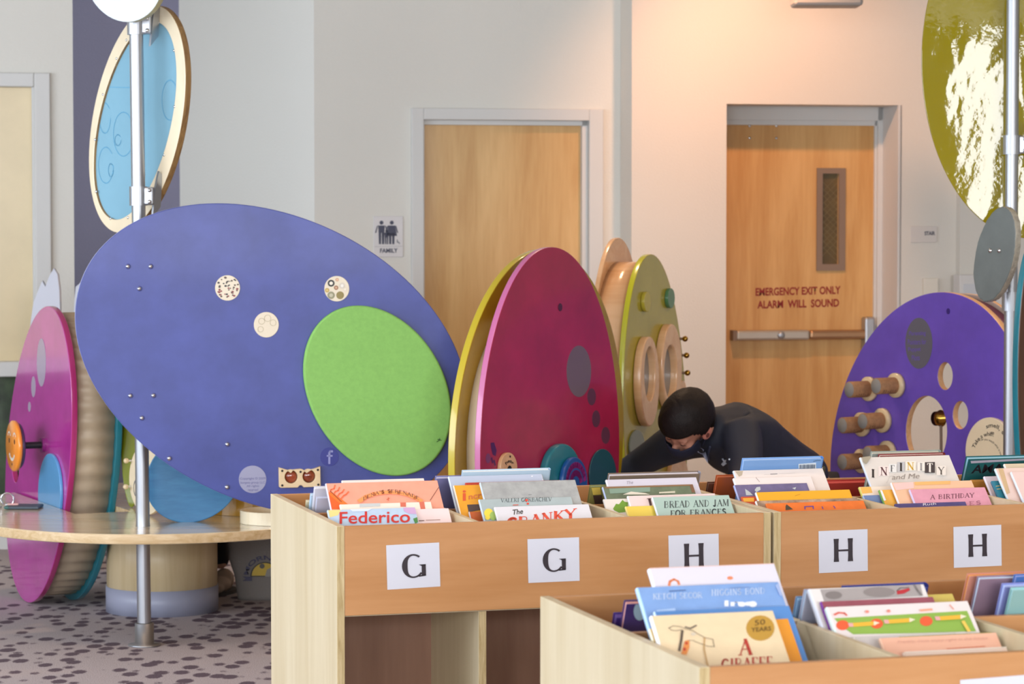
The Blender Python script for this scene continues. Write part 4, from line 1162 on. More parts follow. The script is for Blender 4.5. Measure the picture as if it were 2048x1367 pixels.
dsk.matrix_basis = WM[po.name].inverted() @ fr.M
MB().cyl(fr.O, onpole(fr.O.z), 0.014, M_STEEL).build('bracket_rod', po, IT)

# ------------------------------------------------------------------ big blue play panel
fr = frame(542, 718, 10.15, 12, TZ)
bl = thing('blue_play_panel', 'big blue-violet oval play panel with a green oval on it, above the low table', 'play panel', fr.M)
P = fr.ell(542.6, 717.9, 411.6, 285.9, 24.8, 128)
panel('blue_board', P, 0.025, 0.0, M_BLUE, bl, flat('#a9b2dc', 0.4, 0.2))  # pale rim colour paints the light on the board's edge
panel('green_pad', fr.ell(752.7, 780.3, 180.5, 134.5, 59.8, 96), 0.026, 0.026, M_GREEN, bl, bev=0.009, res=4)
b = MB(); b.line([fr.uv(*p) for p in [(871, 882), (876, 879), (877, 875)]], .003, flat('#2f5a2a'), .0265); b.line([fr.uv(*p) for p in [(873, 877), (880, 879)]], .003, flat('#2f5a2a'), .0265)
b.build('pen_scribble', bl)
bolts(fr, [(256, 532.5), (301.5, 532.5), (279, 577), (261, 791), (307, 790.5), (284, 835.5), (455, 888), (339, 916), (454.5, 973.5), (914.5, 800)], 0.0078, M_CHROME, bl)
M_SPEC = mat('specimen_paper', '#d9cdb4', 0.3)
def specimen(cx, cy, seed, kind):
    d = disc('specimen_window', fr, cx, cy, 25, 25.5, 0.003, -0.0005, M_SPEC, bl)
    b = MB(); rnd = random.Random(seed)
    if kind == 'seeds':
        for i in range(46):
            a, r = rnd.uniform(0, 6.28), 22 * math.sqrt(rnd.random())
            x, y = cx + r * math.cos(a), cy + r * math.sin(a)
            c = '#8a3a3a' if (y > cy and rnd.random() < .6) else rnd.choice(['#3a2c28', '#5a4436', '#2a2220'])
            s = rnd.uniform(1.0, 2.3)
            b.poly([(*fr.uv(x + s * math.cos(k) * 1.3, y + s * math.sin(k)), 0.0032 + i * 1e-5) for k in (0, 1.05, 2.1, 3.14, 4.2, 5.2)], flat(c))
    elif kind == 'buttons':
        for x, y, r, c, c2 in ((662, 566, 7, '#23231f', '#e8e0d0'), (684, 571, 6, '#cfc6b8', '#e9e4da'), (672, 575, 4.5, '#9a6a48', '#c9a080'), (662, 590, 7.5, '#8d8a6a', '#b8b49a'), (680, 590, 7.8, '#8a7a3c', '#8a7a3c'), (654, 580, 4.5, '#b79a4a', '#d0b870'), (674, 559, 3.5, '#c79a78', '#dcb898'), (690, 578, 4.5, '#d8cdb8', '#e9e0d0')):
            b.poly([(*p, 0.0032) for p in fr.ell(x, y, r, r, n=18)], flat(c)); b.poly([(*p, 0.0036) for p in fr.ell(x, y, r * .5, r * .5, n=14)], flat(c2))
    else:
        for x, y, r in ((523, 642, 6), (535, 636, 6.5), (521, 658, 5.5), (546, 645, 6)):
            Q = fr.ell(x, y, r, r, n=24); b.line(Q + Q[:1], .0016, flat('#b3a684'), 0.0032)
    b.build('specimens', d)
specimen(455, 575.5, 3, 'seeds'); specimen(673.5, 577, 4, 'buttons'); specimen(532.5, 649, 5, 'rings')
# cat-shaped goggles
cat = [(556.5, 933.5), (575, 938.5), (580, 943), (584, 938), (590, 937), (600, 936), (604, 937), (609, 940), (612, 943), (619, 938), (628, 935.5), (639, 931), (640, 970), (637, 971.5), (606, 973), (602, 969), (598, 969), (594, 973.5), (560, 974), (557, 972)]
l1, l2 = fr.ell(581, 952, 12.8, 13.2, n=32), fr.ell(616.5, 951, 12.8, 13.2, n=32)
gg = panel('cat_goggles', fr.pts(cat), 0.022, 0.022, M_BIRCH, bl, holes=[l1, l2], bev=0.002)
for cx, cy in ((581, 952), (616.5, 951)):
    u, v = fr.uv(cx, cy); MB().sph((u, v, 0.002), 0.0245, mat('amber_lens', '#8f3f24', 0.06, coat=1.0, vary=.5, vscale=20), sc=(1, 1, .6), seg=24).build('lens', gg)
bolts(fr, [(563, 940), (634, 938), (563, 969), (635, 967.5), (599.5, 942)], 0.0035, M_DARK, gg, 'goggle_screw', 0.022)
d = disc('logo_sticker', fr, 659, 913, 18.6, 18.8, 0.001, 0, flat('#2b3286', 0.4), bl)
b = MB(); M_F = flat('#8f93c8', 0.5)
b.line([fr.uv(*p) for p in [(664.5, 902), (660.5, 902), (658.5, 905), (658.5, 926)]], .0075, M_F, .0015); b.line([fr.uv(*p) for p in [(654.5, 911), (664, 911)]], .006, M_F, .0015)
b.build('logo', d)
d = disc('notice_sticker', fr, 505, 958, 27.5, 27.5, 0.001, 0, flat('#9a9cb8', 0.5), bl)
b = MB(); M_NT = flat('#6d6f9c', 0.5)
for txt, x0, x1, y in (('Copyright © 2009', 480, 531, 960), ('burgess group LLC', 481, 530, 968), ('All rights', 493, 518, 975), ('reserved', 496, 516, 982)): warp_text(b, fr, txt, x0, y, x1, y - .5, 6, M_NT, .0015, .005)
b.build('notice_text', d)
band('back_box', scaled(P, 0.72), -0.025, -0.14, M_BIRCH, bl)
b = MB(); u, v = fr.uv(660, 930)
b.box(u - 0.14, u + 0.14, 0.001, 0.24, -0.15, -0.026, flat('#9a6c0c', .4), bev=0.004); b.build('support_block', bl)

# blue wave disc standing on the table beside the pole
fr = frame(387, 957, 10.46, 6, TZ)
wd = thing('wave_disc', 'round sky blue board with streaks, standing on the low table under the blue panel', 'play panel', fr.M)
disc('wave_board', fr, 387.6, 954, 101, 86.3, 0.02, -0.02, mat('wave_stain', '#3f86b5', 0.35, color2='#2f72a4', vscale=9, stretch=(1, 5, 1)), wd, -34, bev=.003)
# ochre drum and cream tray on the table
p = atY(515, 1000, 10.86)
b = MB(); b.lathe([(0.0001, 0), (0.21, 0), (0.21, 0.17), (0.0001, 0.17)], flat('#b5820f', 0.35, 0.3), None, 40, smooth=False)
o = thing('ochre_drum', 'ochre yellow drum on the low table behind the blue panel', 'drum', Matrix.Translation((p.x, p.y, TZ + 0.001))); b.build('drum_body', o)
p = atY(548, 1000, 10.45)
o = thing('round_tray', 'cream round tray on the low table beside the wooden bin', 'tray', Matrix.Translation((p.x, p.y, TZ + 0.001)))
MB().lathe([(0.0001, 0), (0.13, 0), (0.13, 0.048), (0.118, 0.048), (0.118, 0.01), (0.0001, 0.01)], M_CREAM, None, 44, smooth=False).build('tray_body', o)

# ------------------------------------------------------------------ magenta unit at the far left
fr = frame(76.6, 914, 11.3, -65, 0.0)
mg = thing('magenta_play_panel', 'tall magenta oval play panel with an orange smiling face knob, far left', 'play panel', fr.M)
P = fr.ell(76.6, 914.2, 297, 64, 93.7, 96)
lo = min(p[1] for p in P)
P = [(x, y - lo + 0.001) for x, y in P]
hole = fr.ell(31, 919, 8, 45, n=40)
panel('magenta_board', P, 0.025, 0.0, M_MAG, mg, flat('#b03070', 0.25, 0.5), [hole])
MB().lathe([(0.001, 0), (1, 0)], flat('#6f8a2e', 0.4), Matrix.Translation((*fr.uv(31, 919), -0.03)) @ Matrix.Diagonal((0.09, 0.11, 1, 1)), 30).build('green_backing', mg)
M_COR = mat('corrugated_sheet', '#b9a78e', 0.5, 0.1, vary=.06, vscale=8)
band('corrugated_body', scaled(P, 0.95), -0.026, -0.185, M_COR, mg, 0.008, 52)
panel('teal_board', scaled(P, 1.0), 0.025, -0.186, M_TEAL, mg)
for cx, cy, rx, ry in ((83, 724.5, 9, 48), (67, 773, 4.2, 21), (59, 813, 2.6, 10)): disc('grey_sticker', fr, cx, cy, rx, ry, .001, 0, flat('#a898ae', .35, .3), mg)
disc('blue_disc', fr, 104.5, 987, 22.5, 81, 0.012, 0.001, stain('lightblue_stain', '#5b9cd0', .06, 5), mg)
u, v = fr.uv(88, 889)
MB().cyl((u, v, 0), (u, v, 0.10), 0.014, M_DARK).cyl((u, v, 0), (u, v, 0.012), 0.03, flat('#8a2a78', .3)).build('knob_stem', mg)
kn = MB().lathe([(0.0001, 0.10), (0.088, 0.10), (0.094, 0.106), (0.094, 0.114), (0.001, 0.114)], flat('#4a3a5c', 0.4), Matrix.Translation((u, v, 0)), 40).lathe([(0.094, 0.1145), (0.104, 0.118), (0.104, 0.130), (0.099, 0.134), (0.0001, 0.134)], flat('#ee8f2a', 0.3, 0.4), Matrix.Translation((u, v, 0)), 40).build('face_knob', mg)
Mw = flat('#f3e9dc')
for s in (-1, 1):
    b = MB(); b.line([(u + s * .042 + .02 * math.cos(R(a)), v + .035 + .02 * math.sin(R(a))) for a in range(20, 170, 20)], .007, Mw, .1345)
    b.poly([(u + s * .042 + .008 * math.cos(k * .6), v + .02 + .011 * math.sin(k * .6), .1345) for k in range(10)], M_DARK)
    b.build('painted_eye', kn)
b = MB()
b.line([(u + .04 * math.cos(R(a)), v - .025 + .03 * math.sin(R(a))) for a in range(200, 345, 15)], .012, Mw, .1345)
b.line([(u, v + .01), (u + .008, v - .012), (u - .004, v - .014)], .005, flat('#d87a1c'), .1345)
b.poly([(u + .006 * math.cos(k * .6), v - .075 + .006 * math.sin(k * .6), .1345) for k in range(10)], M_DARK)
b.build('painted_mouth', kn)
# tab on the teal board
BK = Matrix.Translation((0, 0, 0))
u2, v2 = Frame(fr.O - fr.n * .186, fr.u, fr.v).uv(214, 965)
MB().lathe([(0.0001, 0), (0.03, 0), (0.03, 0.01), (0.0001, 0.01)], M_BIRCH, Matrix.Translation((u2, v2, -0.185)), 20).cyl((u2, v2, -.175), (u2, v2, -.14), .006, M_CHROME).build('wood_tab', mg)
# white jagged board behind it
fr2 = frame(110, 640, 12.6, -20, 0.0)
wj = thing('white_cutout_board', 'white board with jagged flame-like tips behind the magenta panel', 'cut-out board', fr2.M)
J = [(62, 1150), (60, 650), (66, 605), (76, 580), (84, 561), (90, 573), (98, 552), (107, 536), (115, 548), (119, 580), (120, 632), (146, 634), (148, 604), (151, 573), (157, 568), (165, 560), (185, 640), (185, 1150)]
Q = fr2.pts(J); lo = min(p[1] for p in Q); Q = [(x, y - lo if y - lo < .01 else y) for x, y in Q]
panel('board', Q, 0.018, 0, flat('#cfd0da', .5), wj)

# lime tab board and cream letter disc behind the pole
fr = frame(259, 850, 10.98, -5, TZ)
lm = thing('lime_tab_board', 'narrow lime green board standing on the low table behind the pole', 'play panel', fr.M)
P = fr.ell(263, 850, 175, 23, 90); lo = min(p[1] for p in P); P = [(x, y - lo + .001) for x, y in P]
panel('lime_board', P, 0.012, 0, mat('lime_acrylic', '#7d8718', .15, coat=.5), lm)
fr = frame(292, 967, 10.70, -60, TZ)
cr = thing('cream_letter_disc', 'cream disc with a grey ringed h, standing on the low table behind the pole', 'play panel', fr.M)
P = fr.ell(294, 967, 73, 36, 90); lo = min(p[1] for p in P); dy = -lo + .001
panel('cream_board', [(x, y + dy) for x, y in P], 0.016, 0, M_CREAM, cr)
b = MB(); Q = fr.ell(274, 986, 6.5, 16.5, n=30); b.line([(x, y + dy) for x, y in Q + Q[:1]], .006, flat('#7b7a80'), .0006)
h_ = lambda *q: [(lambda p: (p[0], p[1] + dy))(fr.uv(*p)) for p in q]
b.line(h_((271.5, 975), (271.5, 996)), .008, flat('#7b7a80'), .0008); b.line(h_((271.5, 987), (274, 984), (276.5, 987), (276.5, 996)), .008, flat('#7b7a80'), .0008)
b.build('letter_mark', cr)
for px, py in ((263, 931), (262, 983)):
    u, v = fr.uv(px, py); MB().cyl((u, v + dy, 0), (u, v + dy, .018), .005, M_CHROME).sph((u, v + dy, .022), .011, M_BIRCH).build('peg', cr)

# keys and a dark pouch on the table at the left edge
p = atZ(52, 1016, TZ)
k = thing('dark_pouch', 'dark flat pouch lying on the low table at the left edge', 'pouch', Matrix.Translation((p.x, p.y, TZ + .001)))
MB().box(-0.075, 0.06, -0.05, 0.07, 0, 0.011, flat('#4a5560', .6), bev=.005).box(-0.08, -0.06, -0.052, 0.072, 0.001, 0.012, flat('#3f6b66', .6), bev=.004).build('pouch_body', k)
p = atZ(14, 1014, TZ)
k = thing('key_bunch', 'bunch of keys on a ring with a pink tag beside the dark pouch', 'keys', Matrix.Translation((p.x, p.y, TZ + .001)))
b = MB()
tor = [(0.026 * math.cos(2 * math.pi * i / 24), 0.026 * math.sin(2 * math.pi * i / 24)) for i in range(25)]
for a, c in zip(tor, tor[1:]): b.cyl((a[0], 0.01 + 0 * a[1], 0.03 + a[1]), (c[0], 0.01, 0.03 + c[1]), .003, M_CHROME, 8)
b.build('ring', k)
for i, (dx, dy2) in enumerate(((-.03, -.02), (.03, -.03), (.0, .04))):
    MB().lathe([(.0001, 0), (.013, 0), (.013, .003), (.0001, .003)], M_STEEL, Matrix.Translation((dx, dy2, .002 + .004 * i)), 14).box(dx - .005, dx + .005, dy2 - .055, dy2 - .01, .002 + .004 * i, .005 + .004 * i, M_STEEL).build('key', k)
MB().box(.01, .055, -.05, -.035, .012, .02, flat('#d9a5a0', .4), bev=.003).build('pink_tag', k)

# canvas bag on the carpet under the table
p = atZ(545, 1200, 0.0)
fr = Frame((p.x, p.y, 0), (math.cos(R(4)), math.sin(R(4)), 0), (0, 0, 1))
bg = thing('canvas_bag', 'grey canvas tote bag with a yellow sun emblem under the low table', 'bag', fr.M)
prof = [(0.0, .148, .075), (.02, .152, .08), (.10, .162, .085), (.17, .185, .08), (.24, .186, .07), (.35, .182, .05)]
b = MB(); rings = []
for z, hw, hd in prof:
    rings.append([b.bm.verts.new((hw * math.copysign(abs(math.cos(a)) ** .45, math.cos(a)), z, -hd - .0 + 0 * z + hd * math.copysign(abs(math.sin(a)) ** .45, math.sin(a)))) for a in [2 * math.pi * i / 40 for i in range(40)]])
for A, C in zip(rings, rings[1:]):
    for i in range(40): b.bm.faces.new((A[i], A[(i + 1) % 40], C[(i + 1) % 40], C[i]))
b.bm.faces.new(rings[0])
b._fin([v for r in rings for v in r], mat('canvas', '#86807c', .9, bump=.3, bscale=120), None, True)
b.build('bag_body', bg)
b = MB(); sx, sy = fr.uv(530, 1152); zz = 0.006
b.poly([(sx + .062 * math.cos(R(a)), sy + .062 * math.sin(R(a)), zz) for a in range(0, 181, 10)], M_DARK)
b.poly([(sx + .056 * math.cos(R(a)), sy + .004 + .054 * math.sin(R(a)), zz + .0005) for a in range(0, 181, 10)], flat('#c9a818'))
b.poly([(sx - .095, sy - .018, zz), (sx - .055, sy - .018, zz), (sx - .055, sy, zz), (sx - .095, sy + .002, zz), (sx - .082, sy - .008, zz)], flat('#2b2450'))
b.poly([(sx - .012 + .011 * math.cos(R(a)), sy + .045 + .011 * math.sin(R(a)), zz + .001) for a in range(0, 360, 30)], flat('#4a463e'))
b.poly([(sx + .0, sy, zz + .001), (sx + .05, sy, zz + .001), (sx + .03, sy + .04, zz + .001), (sx + .008, sy + .03, zz + .001)], flat('#8f8a80'))
me = text_mesh('MORNING', .02); xs = [v.co.x for v in me.vertices]; ys = [v.co.y for v in me.vertices]; w_ = max(xs)
for v in me.vertices:
    th = R(176 - 172 * v.co.x / w_); r = .072 + .026 * v.co.y; v.co = Vector((sx + r * math.cos(th), sy + r * math.sin(th), zz))
b.mesh(me, flat('#2b2450')); bpy.data.meshes.remove(me)
b.build('sun_emblem', bg)
for s in (-1, 1):
    b = MB(); Q = [(-.07, .345), (-.066, .38), (-.03, .395), (.03, .395), (.066, .38), (.07, .345)]
    for a, c in zip(Q, Q[1:]): b.cyl((a[0], a[1], -.05 + s * .035), (c[0], c[1], -.05 + s * .035), .008, MATS['canvas'], 10)
    b.build('handle', bg)

# ------------------------------------------------------------------ crimson and mustard unit
fr = frame(1100, 907, 10.09, 59, 0.0)
pk = thing('crimson_play_panel', 'tall crimson oval play panel with a mustard yellow board behind it', 'play panel', fr.M)
P = fr.ell(1099.9, 907, 407.5, 139.1, 90.8, 112); lo = min(p[1] for p in P); P = [(x, y - lo + .001) for x, y in P]
panel('crimson_board', P, 0.025, 0, M_PINK, pk, flat('#c06a9c', .3, .4))  # lighter pink rim is light on the edge, put into the colour
band('cream_body', scaled(P, 0.64), -0.026, -0.17, M_CREAM, pk)
fb = Frame(fr.O - fr.n * 0.17, fr.u, fr.v)
P2 = fb.ell(1079, 886, 389, 168, 93, 112)
P2 = [(x, max(y, 0.001)) for x, y in P2]
panel('mustard_board', P2, 0.03, -0.171, M_YEL, pk, flat('#c2b02c', .25, .5))  # brighter rim colour stands for the lit edge beside the shaded face
disc('dark_hole_disc', fr, 1120, 614, 4, 8, .002, 0, flat('#4a1430', .3), pk)  # dark disc painted in for the shade of a small hole
for cx, cy, rx, ry in ((1157.5, 742, 24.5, 51.5), (1183, 793, 8.5, 17), (1192, 837, 8, 17), (1211, 870, 8.5, 17)): disc('grey_sticker', fr, cx, cy, rx, ry, .001, .0, flat('#6b5a66' if rx > 20 else '#5c2f48', .4, .3), pk)
disc('hear_badge', fr, 1011, 936, 17, 32, .014, .001, M_PEACH, pk)
b = MB(); b.poly([(*p, .0157) for p in fr.ell(1012, 941, 5, 11, n=24)], M_DARK)  # dark oval painted for the shaded hole in the badge
arc_text(b, fr, 'hear', 1012, 940, 9, 16, 222, 318, 7, M_DARK, .0157); b.poly([(*p, .0157) for p in fr.ell(1013, 912, 1.6, 2.4, n=10)], M_DARK)
b.build('badge_print', pk)
disc('teal_ring', fr, 1114, 958, 38, 72, .03, .001, M_TEAL, pk, bev=.008)
d = disc('blue_dial', fr, 1127, 962, 25, 50, .02, .032, stain('dial_blue', '#17529c', .1), pk, bev=.006)
b = MB()
for r0 in (18, 10):
    b.line([fr.uv(1128 + r0 * math.cos(R(a)), 964 + 2.0 * r0 * math.sin(R(a))) for a in range(180, 350, 14)], .022, flat('#8a1f7c'), .0525)
b.build('dial_swirl', d)
disc('dark_teal_disc', fr, 1203, 950, 27, 53, .006, .001, flat('#1c4f5c', .35, .3), pk)
b = MB(); b.poly([(*fr.uv(*p), .0006) for p in [(981, 885), (988, 884), (993, 900), (991, 912), (985, 908), (982, 896)]], flat('#4a1a5c'))
for q in ((983, 916), (988, 921)): b.line([fr.uv(*q), fr.uv(q[0] + 2, q[1] + 8)], .01, flat('#4a1a5c'), .0006)
b.poly([(*p, .0006) for p in fr.ell(976, 916, 5, 10, n=18)], flat('#7a3a6c')); b.build('leaf_print', pk)

# ------------------------------------------------------------------ lime unit with goggle rings
fr = frame(1310.6, 858, 11.6, 68, 0.0)
li = thing('lime_play_panel', 'tall lime green oval play panel with two wooden goggle rings, left of the exit door', 'play panel', fr.M)
P = fr.ell(1310.6, 858.3, 342, 63.4, 88.6, 112); lo = min(p[1] for p in P); P = [(x, y - lo + .001) for x, y in P]
panel('lime_board', P, 0.025, 0, M_LIME, li, flat('#b5b41c', .25, .5))
band('peach_body', scaled(P, 0.955), -0.026, -0.15, M_PEACH, li)
fb = Frame(fr.O - fr.n * 0.15, fr.u, fr.v)
P2 = [(x, max(y, .001)) for x, y in fb.ell(1238, 845, 370, 58, 90, 96)]
panel('peach_board', P2, 0.02, -0.151, M_PEACH, li)
disc('lime_button', fr, 1287.5, 603, 6.5, 20, .016, .001, stain('lime_button', '#b5a83a', .05), li)
disc('green_button', fr, 1335.5, 596, 7, 20, .016, .001, flat('#4a7a55', .3, .4), li)
for (cx, cy, rx, ry), (hx, hy, hr, hs) in (((1284, 762, 19, 90), (1284, 747, 11, 54)), ((1329, 733, 20, 86), (1326, 744, 12.5, 54))):
    panel('goggle_ring', fr.ell(cx, cy, rx, ry, 0, 64), .035, .036, M_PEACH, li, None, [fr.ell(hx, hy, hr, hs, 0, 48)], .007, res=3)
    disc('goggle_mirror', fr, hx, hy, hr + 1, hs + 2, .004, .002, mat('mirror_grey', '#9ea3a6', .25, .6), li)
for px, py in ((1357, 677), (1360, 710), (1362, 745)):
    u, v = fr.uv(px, py); MB().cyl((u, v, 0), (u, v, .022), .006, M_BRZ).sph((u, v, .03), .013, mat('brass', '#a8823a', .2, 1.0)).build('brass_knob', li)
disc('wooden_tab', fr, 1361, 778, 6, 18, .012, .001, M_PEACH, li)
disc('grey_disc', fr, 1271, 893, 15, 34, .008, .001, flat('#7b8a80', .35, .3), li)
disc('wooden_disc', fr, 1350, 955, 18, 46, .02, .001, M_PEACH, li)

# ------------------------------------------------------------------ purple unit at the right
fr = frame(1859, 901, 11.3, -58, 0.0)
pu = thing('purple_play_panel', 'purple oval play panel with cork spools and round holes, in front of the exit door', 'play panel', fr.M)
P = fr.ell(1859.1, 901.1, 318.7, 196.8, 96.9, 128); lo = min(p[1] for p in P)
hs = [fr.ell(1852.5, 862, 41, 71, 0, 56), fr.ell(1890, 751.5, 14.8, 27.6, 0, 40), fr.ell(1920.5, 829.5, 15.2, 28, 0, 40)]
M_WOODRIM = wood('hole_rim_ply', '#e0b387', '#c99b6c', 'x', .4, 2.0)
panel('purple_board', P, 0.03, 0, M_PURPLE, pu, M_WOODRIM, hs)
band('maroon_body', scaled(P, 0.965), -0.031, -0.11, flat('#5a1f4a', .4), pu)
panel('back_board', scaled(P, 0.99), 0.02, -0.111, flat('#b9aaa0', .6), pu, M_WOODRIM, [scaled(P, 0.93)])
z0 = lo - 0.0
for s in (-0.35, 0.35): MB().box(s - .05, s + .05, 0.0, max(0.02, lo + .12), -.105, -.035, M_BIRCH).build('foot', pu)
disc('purple_hole_disc', fr, 1896.5, 622, 3.4, 6, .002, 0, flat('#3a2478', .3), pu)  # dark violet disc stands in for the darkness of a small hole
d = disc('grey_text_oval', fr, 1838, 686, 27, 51, .001, 0, flat('#62606c', .45), pu)
b = MB(); M_LIL = flat('#6a55b0', .5)
for txt, x0, x1, y in (('Parenting', 1819, 1852, 673), ('Pointers for', 1816, 1853, 689), ('Puppet', 1817, 1842, 705), ('Plots', 1824, 1840, 721)): warp_text(b, fr, txt, x0, y, x1, y - 1, 11, M_LIL, .0015, .01)
b.build('oval_text', d)
M_CORK = mat('cork_tube', '#a27650', .7, vary=.18, vscale=60); M_FELT = flat('#8d8a86', .8)
M_TINY = flat('#4a3424', .6)
for (fx, fy, ex, ey) in ((1741, 777, 1703, 777), (1795, 770, 1755, 771), (1727, 848, 1684, 850), (1768, 840, 1729, 846), (1727, 921, 1684, 926), (1778, 905, 1736, 911)):
    u, v = fr.uv(fx, fy); L = 0.115
    X = Matrix.Translation((u, v, 0))
    sp = MB().lathe([(.034, .001), (.052, .001), (.052, .018), (.034, .020)], M_BIRCH, X, 32).build('spool_flange', pu)
    MB().lathe([(.0345, .02), (.0345, L), (.031, L + .001), (.0001, L + .001)], M_CORK, X, 32).build('cork_tube', sp)
    MB().lathe([(.031, L + .0012), (.029, L + .004), (.0001, L + .005)], M_FELT, X, 24).build('felt_cap', sp)
    b = MB(); rnd = random.Random(int(fx))
    for r_ in range(6):
        for a in range(int(rnd.uniform(150, 165)), 330, 9):
            if rnd.random() < .8:
                th0, th1 = R(a), R(a + rnd.uniform(4, 8)); zz = .034 + r_ * .012; rr = .0349
                b.poly([(u + rr * math.cos(t), v + rr * math.sin(t), q) for t, q in ((th0, zz), (th1, zz), (th1, zz + .004), (th0, zz + .004))], M_TINY)
    b.build('tube_print', sp)
d = disc('smell_disc', fr, 1984, 900, 47, 66, .016, .001, M_CREAM, pu)
b = MB()
arc_text(b, fr, 'smell, sniff', 1990, 905, 30, 50, 250, 345, 10, M_DARK, .0175, .01)
arc_text(b, fr, 'Take a whiff!', 1985, 915, 32, 44, 205, 285, 9, M_DARK, .0175, .01)
arc_text(b, fr, 'Can you match what is inside', 1975, 925, 33, 44, 255, 350, 6, M_DARK, .0175, .0)
b.build('disc_text', d)
u, v = fr.uv(1845, 838)
MB().lathe([(.0001, .03), (.03, .03), (.03, 0), (.036, 0)], mat('brass', '#a8823a', .2, 1.0), Matrix.Translation((u, v, -.10)), 24).cyl((u, v, -.10), (u, lo + .03, -.115), .006, M_BRZ).build('brass_cup', pu)

# ------------------------------------------------------------------ right pole
QF = atY(2019.5, 900, 10.35); QF.z = 0
qd = Vector((-0.0006, 0, 1))
pr = thing('display_pole', 'aluminium pole at the right edge carrying a yellow glass oval and a grey disc', 'pole', Matrix.Translation(QF))
MB().cyl(QF + qd * .003, QF + qd * (HGT - .002), .0245, M_STEEL, 28).build('post', pr, IT)
MB().lathe([(.0001, 0), (.062, 0), (.062, .006), (.034, .009), (.034, .08), (.027, .083)], M_STEEL, Matrix.Translation(QF), 28).build('floor_flange', pr, IT)
for py in (290, 602):
    clamp(CAM_H - (py - 436) * QF.y / F, QF, qd, pr)
fr = frame(2053, 127, 10.47, -8)
m = bpy.data.materials.new('yellow_wavy_glass'); m.use_nodes = True
N, L = m.node_tree.nodes, m.node_tree.links
bs = N['Principled BSDF']; bs.inputs['Base Color'].default_value = lin('#948405'); bs.inputs['Roughness'].default_value = 0.03
bs.inputs['IOR'].default_value = 1.55
tc = N.new('ShaderNodeTexCoord'); mp = N.new('ShaderNodeMapping'); mp.inputs['Scale'].default_value = (3.6, 1.5, 3)
L.new(tc.outputs['Object'], mp.inputs[0])
n1 = N.new('ShaderNodeTexNoise'); n1.inputs['Scale'].default_value = 1.0; n1.inputs['Detail'].default_value = 3; n1.inputs['Roughness'].default_value = .45; n1.inputs['Distortion'].default_value = .5
L.new(mp.outputs[0], n1.inputs['Vector'])
n2 = N.new('ShaderNodeTexNoise'); n2.inputs['Scale'].default_value = 45; L.new(tc.outputs['Object'], n2.inputs['Vector'])
ad = N.new('ShaderNodeMath'); ad.operation = 'MULTIPLY_ADD'; ad.inputs[1].default_value = .035
L.new(n2.outputs['Fac'], ad.inputs[0]); L.new(n1.outputs['Fac'], ad.inputs[2])
bp = N.new('ShaderNodeBump'); bp.inputs['Strength'].default_value = .7; bp.inputs['Distance'].default_value = .0052
L.new(ad.outputs[0], bp.inputs['Height']); L.new(bp.outputs[0], bs.inputs['Normal'])
g = panel('yellow_oval', fr.ell(2053.7, 126.9, 349.4, 210.8, 89.2, 128), .012, 0, m, pr, flat('#6f6a4a', .3), mw=fr.M)
fr = frame(1988.6, 508, 10.2, -52)
P = fr.ell(1988.6, 508.5, 96.4, 38.2, 101.6, 90)
rnd = random.Random(2)
P = [(x * (1 + (k := rnd.uniform(-.012, .012))), y * (1 + k)) for x, y in [(p[0], p[1]) for p in P]]
panel('grey_disc', P, .034, 0, mat('cast_grey', '#686f6c', .45, 0, vary=.1, vscale=9, bump=.1, bscale=30), pr, mat('chipped_edge', '#b8b4a6', .4, .2, vary=.2, vscale=60, bump=.6, bscale=40), bev=.004, mw=fr.M)
for px, py in ((1981, 501), (1999, 501)):
    u, v = fr.uv(px, py); MB().sph((u, v, .001), .009, M_CHROME, sc=(1, 1, .7)).build('bolt', pr, fr.M)
MB().cyl(fr.M @ Vector((.02, -.05, -.034)), QF + qd * (fr.O.z - .05), .014, M_STEEL).build('bracket_rod', pr, IT)
# teal-edged brown board beside the pole
fr = frame(2070, 800, 9.75, 25, 0.0)
tl = thing('brown_play_panel', 'dark brown board with a teal rim at the right edge beside the pole', 'play panel', fr.M)
P = fr.ell(2082, 795, 315, 46, 89, 96); lo = min(p[1] for p in P); P = [(x, y - lo + .001 if lo < 0 else y) for x, y in P]
panel('brown_board', P, .036, 0, wood('brown_board', '#5c3a20', '#3c2412', 'y', .4, .6), tl, M_TEAL, bev=.004)
lo = min(p[1] for p in P)
if lo > .004: MB().box(-.06, .06, 0, lo + .05, -.045, -.005, M_DARK).build('foot', tl)

# slots in the tabletop for the magenta unit and the pole
def cut(o, M, x0, x1, y0, y1, z0, z1, rnd_=False):
    b = MB()
    if rnd_: b.cyl((0, 0, z0), (0, 0, z1), x1, M_PLYE, 24)
    else: b.box(x0, x1, y0, y1, z0, z1, M_PLYE)
    k = b.build('cutter', None, M)
    bpy.context.view_layer.update()
    md = o.modifiers.new('b', 'BOOLEAN'); md.operation = 'DIFFERENCE'; md.object = k; md.solver = 'EXACT'
    bpy.context.view_layer.update()
    me = bpy.data.meshes.new_from_object(o.evaluated_get(bpy.context.evaluated_depsgraph_get()))
    o.modifiers.clear(); o.data = me
    bpy.data.objects.remove(k)
cut(top_, WM[mg.name], -.60, .60, .3, .6, -.214, .016)
cut(top_, Matrix.Translation(onpole(TZ)), 0, .0285, 0, 0, -.2, .2, True)

# ------------------------------------------------------------------ people


